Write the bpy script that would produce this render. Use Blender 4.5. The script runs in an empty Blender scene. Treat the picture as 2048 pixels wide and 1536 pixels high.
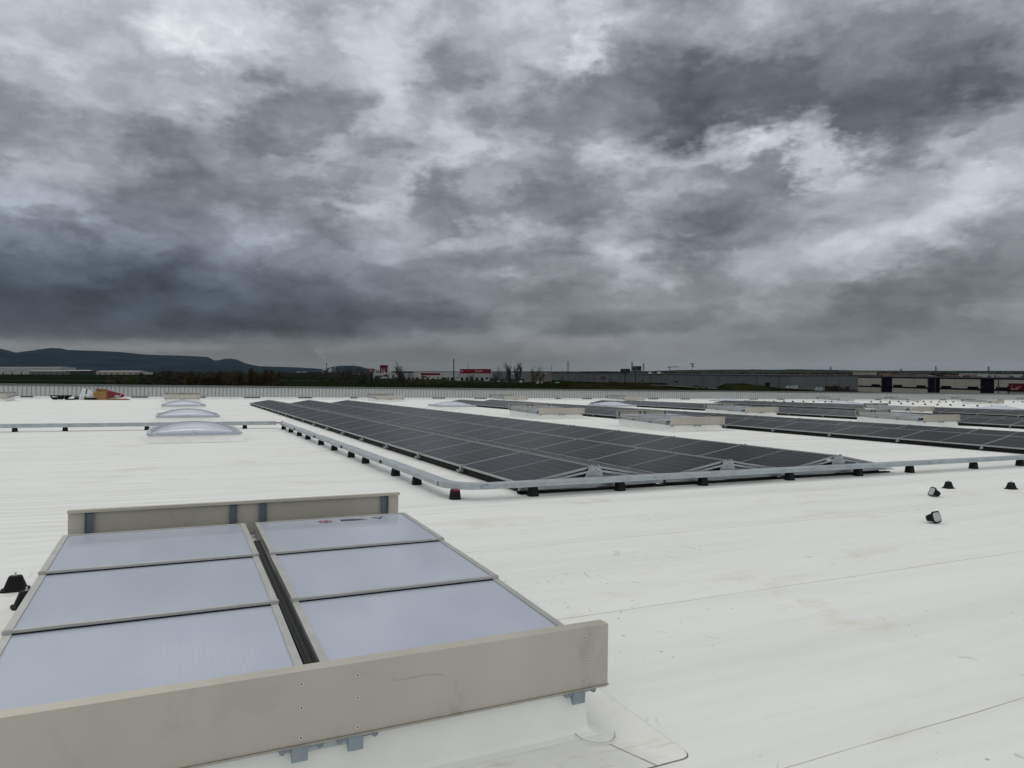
import bpy, bmesh, math, random
from mathutils import Vector, Matrix, noise as mnoise
random.seed(7)
S = bpy.context.scene
COL = S.collection
PI = math.pi

# ------------------------------------------------------------------ camera and frames
F = 1430.0                       # focal length for a 2048 px wide picture
HC = 1.5                         # camera above the roof membrane
CAMZ = 12.0                      # camera above the ground
PITCH = math.atan(26 / F)
cx = Vector((1, 0, 0))
cfw = Vector((0, math.cos(PITCH), -math.sin(PITCH)))
cup = Vector((0, math.sin(PITCH), math.cos(PITCH)))
C0 = Vector((0, 0, CAMZ))

def cam2w(v):
    return cx * v[0] - cup * v[1] + cfw * v[2]

def at(px, py, z):
    """world point at depth z seen at a position of the 2048 px photograph"""
    return C0 + cam2w(((px - 1024) / F * z, (py - 768) / F * z, z))

Dv = cam2w(((348 - 1024) / F, (761 - 768) / F, 1)).normalized()
Tv = cam2w(((4096 - 1024) / F, (808 - 768) / F, 1)).normalized()
Tv = (Tv - Dv * Tv.dot(Dv)).normalized()
Nv = Tv.cross(Dv).normalized()
RO = C0 - Nv * HC
RF = Matrix(((Tv.x, Dv.x, Nv.x, RO.x), (Tv.y, Dv.y, Nv.y, RO.y), (Tv.z, Dv.z, Nv.z, RO.z), (0, 0, 0, 1)))

cam = bpy.data.cameras.new("camera")
cam.sensor_fit = 'HORIZONTAL'
cam.sensor_width = 36
cam.lens = 36 * F / 2048
cam.clip_start = 0.05
cam.clip_end = 60000
co = bpy.data.objects.new("camera", cam)
COL.objects.link(co)
co.location = C0
co.rotation_euler = (PI / 2 - PITCH, 0, 0)
S.camera = co

# ------------------------------------------------------------------ materials
def lin(c):
    c = c / 255.0
    return c / 12.92 if c <= 0.04045 else ((c + 0.055) / 1.055) ** 2.4

def rgb(r, g, b):
    return (lin(r), lin(g), lin(b), 1)

class NT:
    def __init__(s, tree, dims='3D'):
        s.t = tree; s.dims = dims
    def n(s, typ, **kw):
        nd = s.t.nodes.new(typ)
        for k, v in kw.items():
            setattr(nd, k, v)
        return nd
    def set(s, sock, v):
        if hasattr(v, 'is_output') or isinstance(v, bpy.types.NodeSocket):
            s.t.links.new(v, sock)
        else:
            sock.default_value = v
    def math(s, op, a, b=0.0, c=0.0, clamp=False):
        nd = s.n('ShaderNodeMath', operation=op, use_clamp=clamp)
        s.set(nd.inputs[0], a); s.set(nd.inputs[1], b)
        if op in ('MULTIPLY_ADD', 'SMOOTH_MIN', 'COMPARE', 'WRAP'):
            s.set(nd.inputs[2], c)
        return nd.outputs[0]
    def vmath(s, op, a, b=(0, 0, 0)):
        nd = s.n('ShaderNodeVectorMath', operation=op)
        s.set(nd.inputs[0], a); s.set(nd.inputs[1], b)
        return nd.outputs[0]
    def comb(s, x, y, z=0.0):
        nd = s.n('ShaderNodeCombineXYZ')
        s.set(nd.inputs[0], x); s.set(nd.inputs[1], y); s.set(nd.inputs[2], z)
        return nd.outputs[0]
    def noise(s, vec, scale, detail=4, rough=.55, dist=0.0, color=False):
        nd = s.n('ShaderNodeTexNoise', noise_dimensions=s.dims)
        s.set(nd.inputs['Vector'], vec)
        nd.inputs['Scale'].default_value = scale
        nd.inputs['Detail'].default_value = detail
        nd.inputs['Roughness'].default_value = rough
        nd.inputs['Distortion'].default_value = dist
        return nd.outputs['Color' if color else 'Fac']
    def ramp(s, fac, *stops, interp='LINEAR'):
        nd = s.n('ShaderNodeValToRGB')
        nd.color_ramp.interpolation = interp
        e = nd.color_ramp.elements
        while len(e) > len(stops): e.remove(e[-1])
        while len(e) < len(stops): e.new(0.5)
        for el, (p, c) in zip(e, stops):
            el.position = p
            el.color = c if len(c) == 4 else (*c, 1)
        s.set(nd.inputs[0], fac)
        return nd.outputs[0]
    def mixc(s, fac, a, b, blend='MIX'):
        nd = s.n('ShaderNodeMix', data_type='RGBA', blend_type=blend)
        s.set(nd.inputs[0], fac); s.set(nd.inputs[6], a); s.set(nd.inputs[7], b)
        return nd.outputs[2]
    def bump(s, h, strength=.3, dist=.01):
        nd = s.n('ShaderNodeBump')
        s.set(nd.inputs['Height'], h)
        nd.inputs['Strength'].default_value = strength
        nd.inputs['Distance'].default_value = dist
        return nd.outputs[0]
    def obj(s):
        return s.n('ShaderNodeTexCoord').outputs['Object']
    def scale(s, vec, xyz):
        return s.vmath('MULTIPLY', vec, xyz)

G1 = (0, 0, 0, 1); W1 = (1, 1, 1, 1)

def mat(name, base, rough=.5, metal=0.0, spec=.5, var=.08, vscale=3.0, bump=0.0, bscale=40.0, stretch=(1, 1, 1), coat=0.0):
    m = bpy.data.materials.new(name)
    m.use_nodes = True
    t = NT(m.node_tree)
    p = m.node_tree.nodes['Principled BSDF']
    v = t.scale(t.obj(), stretch)
    nz = t.noise(v, vscale, 5, .6)
    lo = tuple(c * (1 - var * 1.6) for c in base[:3]) + (1,)
    hi = tuple(min(1, c * (1 + var)) for c in base[:3]) + (1,)
    t.set(p.inputs['Base Color'], t.ramp(nz, (.3, lo), (.7, hi)))
    t.set(p.inputs['Roughness'], t.math('MULTIPLY_ADD', nz, .16, rough - .08))
    p.inputs['Metallic'].default_value = metal
    p.inputs['Specular IOR Level'].default_value = spec
    p.inputs['Coat Weight'].default_value = coat
    if bump:
        t.set(p.inputs['Normal'], t.bump(t.noise(v, bscale, 4, .6), bump, .01))
    return m

def membrane_mat():
    m = bpy.data.materials.new("roof_membrane")
    m.use_nodes = True
    t = NT(m.node_tree, '2D')
    p = m.node_tree.nodes['Principled BSDF']
    o = t.obj()
    sep = t.n('ShaderNodeSeparateXYZ'); t.set(sep.inputs[0], o)
    u, v = sep.outputs[0], sep.outputs[1]
    # long streaks along the membrane sheets
    st = t.noise(t.scale(o, (.10, 1.6, 1)), 1.0, 6, .65)
    st2 = t.noise(t.scale(o, (.5, 6.0, 1)), 1.0, 4, .6)
    blot = t.noise(o, .55, 5, .6)
    fine = t.noise(t.scale(o, (3, 7, 1)), 3.0, 5, .7)
    base = t.ramp(st, (.22, (.645, .66, .637)), (.5, (.735, .747, .723)), (.8, (.775, .785, .762)))
    base = t.mixc(t.ramp(st2, (.5, G1), (.78, (.45, .45, .45, 1))), base, (.645, .66, .64, 1))
    base = t.mixc(t.ramp(blot, (.55, G1), (.8, (.35, .35, .35, 1))), base, (.63, .635, .605, 1))
    base = t.mixc(t.ramp(fine, (.58, G1), (.75, (.22, .22, .22, 1))), base, (.58, .595, .575, 1))
    # scuffs: short strokes of shoe and tool marks
    sc = t.noise(t.scale(t.vmath('ADD', o, t.scale(t.noise(o, .8, 2, .5, 0, True), (1.5, 1.5, 0))), (9, 2.2, 1)), 1.6, 4, .62)
    where = t.noise(o, .9, 3, .6)
    scm = t.math('MULTIPLY', t.ramp(sc, (.66, G1), (.72, W1)), t.ramp(where, (.5, G1), (.62, W1)))
    base = t.mixc(t.math('MULTIPLY', scm, .62), base, (.40, .41, .41, 1))
    # brown puddle stains
    bs = t.noise(t.scale(o, (.9, 1.5, 1)), .7, 5, .62, .4)
    base = t.mixc(t.ramp(bs, (.60, G1), (.74, (.42, .42, .42, 1))), base, (.53, .465, .36, 1))
    # specks of dirt
    vo = t.n('ShaderNodeTexVoronoi', voronoi_dimensions='2D'); t.set(vo.inputs['Vector'], o); vo.inputs['Scale'].default_value = 3.3
    sp = t.math('LESS_THAN', vo.outputs['Distance'], t.math('MULTIPLY', t.ramp(where, (.4, G1), (.7, W1)), .032))
    base = t.mixc(t.math('MULTIPLY', sp, .6), base, (.16, .15, .13, 1))
    # welded lap seams every 1.92 m, wobbling slightly
    wob = t.math('MULTIPLY_ADD', t.noise(t.scale(o, (1.3, .2, 1)), 1.2, 3), .012, v)
    ph = t.math('FRACT', t.math('DIVIDE', t.math('ADD', wob, 20 * 1.92 - 1.13), 1.92))
    d = t.math('MULTIPLY', t.math('ABSOLUTE', t.math('SUBTRACT', ph, .5)), 1.92)
    line = t.math('LESS_THAN', d, .0032)
    soil = t.math('MULTIPLY', t.math('SUBTRACT', 1.0, t.math('DIVIDE', d, .05), clamp=True), t.ramp(t.noise(t.scale(o, (1.2, .2, 1)), 1.5, 4), (.5, G1), (.75, W1)))
    base = t.mixc(t.math('MULTIPLY', soil, .32), base, (.50, .44, .34, 1))
    base = t.mixc(t.math('MULTIPLY', line, t.ramp(t.noise(o, 1.1, 3), (.25, (.3, .3, .3, 1)), (.6, (.85, .85, .85, 1)))), base, (.23, .20, .16, 1))
    # corrugated deck telegraphing through the sheet, wrinkles
    wv = t.n('ShaderNodeTexWave', wave_type='BANDS', bands_direction='Y')
    t.set(wv.inputs['Vector'], t.vmath('ADD', o, t.scale(t.noise(t.scale(o, (.35, .35, 1)), 1.0, 2, .5, 0, True), (.0, .35, 0))))
    wv.inputs['Scale'].default_value = 1.25
    wv.inputs['Distortion'].default_value = 1.2
    amp = t.ramp(t.noise(t.scale(o, (.12, .25, 1)), 1.0, 3), (.35, (.15, .15, .15, 1)), (.6, W1))
    far = t.math('MULTIPLY', t.ramp(t.math('DIVIDE', v, 30.0), (.10, (.1, .1, .1, 1)), (.3, W1)), t.ramp(t.math('DIVIDE', t.math('SUBTRACT', 12.0, u), 12.0), (.2, (.15, .15, .15, 1)), (.7, W1)))
    wvn = wv.outputs['Fac']
    rib = t.math('MULTIPLY', t.math('MULTIPLY', t.ramp(wvn, (.0, W1), (.28, G1)), amp), t.math('MULTIPLY', far, .20))
    base = t.mixc(rib, base, (.46, .47, .46, 1))
    t.set(p.inputs['Base Color'], base)
    t.set(p.inputs['Roughness'], t.math('MULTIPLY_ADD', blot, .3, .42))
    p.inputs['Specular IOR Level'].default_value = .35
    h = t.math('MULTIPLY', t.math('MULTIPLY', wv.outputs['Fac'], amp), far)
    h = t.math('ADD', h, t.math('MULTIPLY', t.noise(t.scale(o, (1.0, 2.2, 1)), 1.0, 4, .6), .45))
    h = t.math('ADD', h, t.math('MULTIPLY', sc, .16))
    h = t.math('ADD', h, t.math('MULTIPLY', t.math('GREATER_THAN', ph, .5), .3))
    t.set(p.inputs['Normal'], t.bump(h, .52, .015))
    return m

def collar_mat():
    m = bpy.data.materials.new("stained_collar_membrane")
    m.use_nodes = True
    t = NT(m.node_tree, '2D'); p = m.node_tree.nodes['Principled BSDF']
    o = t.obj()
    a = t.noise(t.scale(o, (1, 1.6, 1)), 1.7, 5, .62)
    b = t.noise(t.scale(o, (2.2, 9, 1)), 1.0, 5, .65, .6)
    c = t.ramp(a, (.3, (.70, .71, .68)), (.7, (.765, .77, .745)))
    sep = t.n('ShaderNodeSeparateXYZ'); t.set(sep.inputs[0], o)
    near = t.ramp(sep.outputs[1], (.0, W1), (.06, G1))
    c = t.mixc(t.math('MULTIPLY', t.ramp(b, (.54, G1), (.62, (.4, .4, .4, 1)), (.72, (.85, .85, .85, 1))), t.math('MULTIPLY_ADD', near, .5, .10)), c, (.47, .385, .27, 1))
    fine = t.noise(t.scale(o, (6, 6, 1)), 2.0, 5, .7)
    c = t.mixc(t.ramp(fine, (.55, G1), (.75, (.2, .2, .2, 1))), c, (.5, .5, .47, 1))
    t.set(p.inputs['Base Color'], c)
    p.inputs['Roughness'].default_value = .5
    t.set(p.inputs['Normal'], t.bump(t.math('ADD', t.noise(o, 3.0, 4), t.math('MULTIPLY', fine, .3)), .35, .012))
    return m

def pane_mat():
    m = bpy.data.materials.new("opal_polycarbonate")
    m.use_nodes = True
    t = NT(m.node_tree)
    p = m.node_tree.nodes['Principled BSDF']
    o = t.obj()
    wv = t.n('ShaderNodeTexWave', wave_type='BANDS', bands_direction='X')
    t.set(wv.inputs['Vector'], o)
    wv.inputs['Scale'].default_value = 13.0
    nz = t.noise(t.scale(o, (1.5, .8, 1)), 1.2, 4, .6)
    fib = t.noise(t.scale(o, (60, 2, 1)), 1.0, 3, .6)
    c = t.ramp(nz, (.3, (.365, .405, .49)), (.7, (.405, .445, .525)))
    patch = t.ramp(t.noise(t.scale(o, (.8, 1.6, 1)), 1.1, 3), (.38, (.04, .04, .04, 1)), (.66, W1))
    c = t.mixc(t.math('MULTIPLY', wv.outputs['Fac'], t.math('MULTIPLY', patch, t.math('MULTIPLY_ADD', fib, .26, .0))), c, (.48, .52, .60, 1))
    vo = t.n('ShaderNodeTexVoronoi'); t.set(vo.inputs['Vector'], o); vo.inputs['Scale'].default_value = 2.1
    c = t.mixc(t.math('MULTIPLY', t.math('LESS_THAN', vo.outputs['Distance'], .02), .5), c, (.1, .1, .1, 1))
    t.set(p.inputs['Base Color'], c)
    p.inputs['Roughness'].default_value = .3
    p.inputs['Coat Weight'].default_value = .55
    p.inputs['Coat Roughness'].default_value = .05
    t.set(p.inputs['Normal'], t.bump(wv.outputs['Fac'], .06, .003))
    return m

def steel_mat():
    m = bpy.data.materials.new("brushed_aluminium_sheet")
    m.use_nodes = True
    t = NT(m.node_tree)
    p = m.node_tree.nodes['Principled BSDF']
    o = t.obj()
    br = t.noise(t.scale(o, (1.2, 1, 60)), 2.0, 3, .5)
    sm = t.noise(o, 3.2, 5, .65, .8)
    bd = t.noise(t.scale(o, (1.5, 1, .3)), 1.5, 3)
    c = t.ramp(bd, (.3, (.43, .405, .35)), (.7, (.485, .458, .398)))
    c = t.mixc(t.ramp(sm, (.54, G1), (.72, (.55, .55, .55, 1))), c, (.31, .292, .252, 1))
    t.set(p.inputs['Base Color'], c)
    p.inputs['Metallic'].default_value = .55
    t.set(p.inputs['Roughness'], t.math('ADD', t.math('MULTIPLY_ADD', br, .10, .38), t.math('MULTIPLY', sm, .16)))
    t.set(p.inputs['Normal'], t.bump(br, .05, .002))
    return m

def glass_mat():
    """solar cells behind glass: grid of cells, white centre gap"""
    m = bpy.data.materials.new("solar_cells")
    m.use_nodes = True
    t = NT(m.node_tree)
    p = m.node_tree.nodes['Principled BSDF']
    o = t.obj()
    sep = t.n('ShaderNodeSeparateXYZ'); t.set(sep.inputs[0], o)
    def lines(x, pitch, half):
        ph = t.math('FRACT', t.math('ADD', t.math('DIVIDE', x, pitch), 100.5))
        return t.math('LESS_THAN', t.math('MULTIPLY', t.math('ABSOLUTE', t.math('SUBTRACT', ph, .5)), pitch), half)
    across = lines(sep.outputs[0], .182, .0032)
    along = lines(sep.outputs[1], .0925, .0016)
    bus = lines(sep.outputs[0], .0182, .0006)
    mid = t.math('LESS_THAN', t.math('ABSOLUTE', sep.outputs[1]), .009)
    rnd = t.n('ShaderNodeObjectInfo').outputs['Random']
    c = t.ramp(rnd, (0, (.0062, .0062, .0066)), (.5, (.0085, .008, .0078)), (1, (.007, .008, .0105)))
    c = t.mixc(t.math('MULTIPLY', bus, .06), c, (.10, .10, .11, 1))
    c = t.mixc(t.math('MULTIPLY', along, .10), c, (.16, .16, .17, 1))
    c = t.mixc(t.math('MULTIPLY', across, .5), c, (.20, .20, .21, 1))
    c = t.mixc(t.math('MULTIPLY', mid, .65), c, (.42, .42, .43, 1))
    dust = t.noise(t.scale(t.n('ShaderNodeTexCoord').outputs['Object'], (2.2, .7, 1)), 1.4, 5, .6)
    c = t.mixc(t.ramp(dust, (.5, G1), (.8, (.025, .025, .025, 1))), c, (.4, .38, .34, 1))
    t.set(p.inputs['Base Color'], c)
    t.set(p.inputs['Roughness'], t.math('MULTIPLY_ADD', dust, .12, .16))
    p.inputs['IOR'].default_value = 1.145
    return m

def dome_mat():
    m = bpy.data.materials.new("opal_acrylic")
    m.use_nodes = True
    t = NT(m.node_tree)
    p = m.node_tree.nodes['Principled BSDF']
    nz = t.noise(t.obj(), 1.6, 4)
    t.set(p.inputs['Base Color'], t.ramp(nz, (.3, (.62, .655, .745)), (.7, (.68, .71, .79))))
    p.inputs['Roughness'].default_value = .12
    p.inputs['Transmission Weight'].default_value = .25
    p.inputs['IOR'].default_value = 1.3
    return m

M = {}
M['membrane'] = membrane_mat()
M['curb'] = mat("curb_membrane", (.77, .778, .745), .5, 0, .3, .06, 1.6, .25, 14)
M['collar'] = collar_mat()
M['seam'] = mat("weld_edge_dirt", (.20, .175, .14), .8, 0, .2, .35, 5)
M['stain'] = mat("mud_stain", (.50, .42, .30), .8, 0, .2, .2, 9)
M['pane'] = pane_mat()
M['steel'] = steel_mat()
M['frame'] = mat("mill_aluminium", (.42, .42, .40), .42, .55, .5, .06, 6)
M['solarframe'] = mat("anodised_frame", (.37, .375, .375), .38, .6, .5, .05, 5)
M['galv'] = mat("galvanised_steel", (.39, .43, .455), .40, .55, .5, .13, 5, .04, 60)
M['post'] = mat("grey_painted_channel", (.15, .18, .21), .45, .2, .5, .1, 8)
M['bracket'] = mat("blue_grey_bracket", (.24, .29, .325), .5, .15, .5, .1, 7)
M['gutter'] = mat("dark_rubber_profile", (.010, .012, .012), .6, 0, .2, .25, 12, .1, 60, (1, .1, 1))
M['black'] = mat("black_rubber", (.0065, .0065, .007), .75, 0, .25, .3, 20, .2, 60)
M['padface'] = mat("grey_foam_underside", (.40, .41, .41), .8, 0, .2, .06, 30, .2, 80)
M['glass'] = glass_mat()
M['dome'] = dome_mat()
M['rim'] = mat("dome_rim_grey", (.40, .43, .50), .5, .1, .4, .15, 20)
M['rivet'] = mat("rivet_washer", (.62, .60, .56), .4, .5, .5, .05, 30)
M['scratch'] = mat('scratch', (.25, .235, .20), .6, .3, .4, .1, 30)
M['hole'] = mat("rivet_core", (.03, .03, .03), .6, 0, .3, .1, 30)
M['clad'] = mat("white_corrugated_sheet", (.40, .42, .415), .45, .1, .45, .05, .5, 0, 1, (.3, 1, 1))
M['cap'] = mat("coping_sheet", (.10, .108, .10), .6, .1, .5, .08, .6)
M['red'] = mat("red_film", (.17, .006, .016), .45, 0, .4, .25, 4)
M['redcap'] = mat("red_plastic", (.22, .012, .03), .5, 0, .4, .2, 20)
M['card'] = mat("cardboard", (.29, .165, .068), .85, 0, .2, .16, 4, .2, 20)
M['cardtop'] = mat("damp_cardboard", (.18, .098, .038), .85, 0, .2, .2, 4, .2, 20)
M['sack'] = mat("white_woven_sack", (.56, .58, .60), .75, 0, .3, .10, 5, .4, 9)
M['ink'] = mat("label_ink", (.05, .055, .06), .7, 0, .3, .1, 30)
M['inkred'] = mat("label_red", (.30, .10, .12), .7, 0, .3, .1, 30)

# ------------------------------------------------------------------ mesh builder
class MB:
    def __init__(s):
        s.bm = bmesh.new()
    def _ad(s, verts, faces, mi=0, smooth=False):
        vs = [s.bm.verts.new(v) for v in verts]
        for f in faces:
            try:
                fc = s.bm.faces.new([vs[i] for i in f]); fc.material_index = mi; fc.smooth = smooth
            except ValueError:
                pass
        return s
    def box(s, x0, x1, y0, y1, z0, z1, mi=0, M4=None):
        vs = [Vector(p) for p in ((x0, y0, z0), (x1, y0, z0), (x1, y1, z0), (x0, y1, z0), (x0, y0, z1), (x1, y0, z1), (x1, y1, z1), (x0, y1, z1))]
        if M4 is not None: vs = [M4 @ v for v in vs]
        return s._ad(vs, [(0, 3, 2, 1), (4, 5, 6, 7), (0, 1, 5, 4), (1, 2, 6, 5), (2, 3, 7, 6), (3, 0, 4, 7)], mi)
    def loft(s, loops, mi=0, cap=True, smooth=False, closed=True):
        n = len(loops[0])
        vs = [v for l in loops for v in l]
        fs = []
        for k in range(len(loops) - 1):
            for i in range(n if closed else n - 1):
                j = (i + 1) % n
                fs.append((k * n + i, k * n + j, (k + 1) * n + j, (k + 1) * n + i))
        if cap:
            fs.append(tuple(reversed(range(n))))
            fs.append(tuple((len(loops) - 1) * n + i for i in range(n)))
        return s._ad(vs, fs, mi, smooth)
    def tube(s, a, b, r, r2=None, n=8, mi=0, smooth=True):
        a, b = Vector(a), Vector(b)
        r2 = r if r2 is None else r2
        d = (b - a).normalized()
        p = d.orthogonal().normalized(); q = d.cross(p)
        ang = [2 * PI * i / n for i in range(n)]
        return s.loft([[a + (p * math.cos(t) + q * math.sin(t)) * r for t in ang], [b + (p * math.cos(t) + q * math.sin(t)) * r2 for t in ang]], mi, True, smooth)
    def prism(s, prof, axis, a, b, mi=0):
        """profile (2D list) extruded along axis 'x','y','z' from a to b"""
        def mk(p, t):
            return {'x': (t, p[0], p[1]), 'y': (p[0], t, p[1]), 'z': (p[0], p[1], t)}[axis]
        return s.loft([[mk(p, a) for p in prof], [mk(p, b) for p in prof]], mi)
    def quad(s, pts, mi=0):
        return s._ad(pts, [tuple(range(len(pts)))], mi)
    def build(s, name, mats, parent=None, M4=None, bevel=0.0):
        me = bpy.data.meshes.new(name)
        bmesh.ops.recalc_face_normals(s.bm, faces=s.bm.faces)
        s.bm.to_mesh(me); s.bm.free()
        for m in (mats if isinstance(mats, (list, tuple)) else [mats]):
            me.materials.append(m)
        o = bpy.data.objects.new(name, me)
        COL.objects.link(o)
        if parent: o.parent = parent
        if M4 is not None: o.matrix_local = M4
        if bevel:
            b = o.modifiers.new("bevel", 'BEVEL'); b.width = bevel; b.segments = 2; b.limit_method = 'ANGLE'
        return o

def tag(o, label=None, cat=None, group=None, kind=None):
    if label: o['label'] = label
    if cat: o['category'] = cat
    if group: o['group'] = group
    if kind: o['kind'] = kind
    return o

def thing(name, label, cat, M4, group=None):
    o = bpy.data.objects.new(name, None)
    COL.objects.link(o)
    o.empty_display_size = .2
    o.matrix_world = M4
    return tag(o, label, cat, group)

def copy_tree(o, parent=None):
    c = o.copy(); COL.objects.link(c)
    if parent is not None:
        c.parent = parent
    for ch in [k for k in KIDS.get(o, [])] if o in KIDS else list(o.children):
        copy_tree(ch, c)
    return c
KIDS = {}

def on_roof(u, v, w=0.0, rz=0.0, s=1.0):
    return RF @ Matrix.Translation((u, v, w)) @ Matrix.Rotation(rz, 4, 'Z') @ Matrix.Scale(s, 4)

# ------------------------------------------------------------------ roof slab
mb = MB()
U0, U1, V0, V1 = -45, 175, -8, 65.4
nu, nv = 110, 60
vs = []; fs = []
for j in range(nv + 1):
    for i in range(nu + 1):
        vs.append((U0 + (U1 - U0) * i / nu, V0 + (V1 - V0) * j / nv, 0))
for j in range(nv):
    for i in range(nu):
        a = j * (nu + 1) + i
        fs.append((a, a + 1, a + nu + 2, a + nu + 1))
mb._ad(vs, fs)
mb.quad([(U0, V0, 0), (U1, V0, 0), (U1, V0, -8), (U0, V0, -8)])
mb.quad([(U0, V1, 0), (U1, V1, 0), (U1, V1, -8), (U0, V1, -8)])
mb.quad([(U0, V0, 0), (U0, V1, 0), (U0, V1, -8), (U0, V0, -8)])
mb.quad([(U1, V0, 0), (U1, V1, 0), (U1, V1, -8), (U1, V0, -8)])
roof = mb.build("roof", M['membrane'])
roof.matrix_world = RF
tag(roof, kind='structure')

# ------------------------------------------------------------------ parapet
PV = 65.0
par = thing("parapet_wall", "long white corrugated parapet wall along the far edge of the roof", "wall", on_roof(0, PV))
mb = MB()
prof = []
u = -44.0
while u < 172:
    prof += [(u, 0.0), (u + .215, 0.0), (u + .232, .065), (u + .278, .065)]
    u += .295
mb.loft([[(a, b, .16) for a, b in prof], [(a, b, 1.03) for a, b in prof]], 0, False, False, False)
mb.build("cladding", M['clad'], par)
mb = MB(); mb.box(-44, 172, -.06, .34, 1.03, 1.12); mb.box(-44, 172, -.075, -.06, .97, 1.12); mb.build("coping", M['cap'], par)
mb = MB(); mb.prism([(-.22, .0), (-.22, .03), (-.09, .055), (-.075, .155), (.0, .16), (.0, 0)], 'x', -44, 172); mb.build("upstand", M['curb'], par)
slots = [(-10.5, -9.7), (-7.0, -6.2), (-3.1, -1.9), (2.0, 2.4), (5.4, 6.7), (9.9, 11.1), (14.5, 15.1), (22.3, 23.6), (26.6, 27.9), (35.7, 36.3), (38.9, 40.1), (47.4, 48.7), (51.8, 53.1), (62, 63.3), (66.4, 67.6), (83.8, 85), (97, 98.4), (110.2, 111.4)]
for a, b in slots:
    mb = MB(); mb.box(a, b, -.11, -.05, .10, .165); mb.build("drain_slot", M['black'], par)

# ------------------------------------------------------------------ smoke vent (twin flap roof vent)
def foot_profile(mb, w0, w1, d0, d1, z0, z1, mi=0, r=.25):
    def rr(w, d, z):
        pts = []
        k = r
        for sx, sy, a0 in ((1, 1, 0), (-1, 1, 90), (-1, -1, 180), (1, -1, 270)):
            for t in (0, 45, 90):
                a = math.radians(a0 + t); rad = min(w, d) * k
                pts.append((sx * (w / 2 - rad) + rad * math.cos(a), sy * (d / 2 - rad) + rad * math.sin(a), z))
        return pts
    return rr

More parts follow.
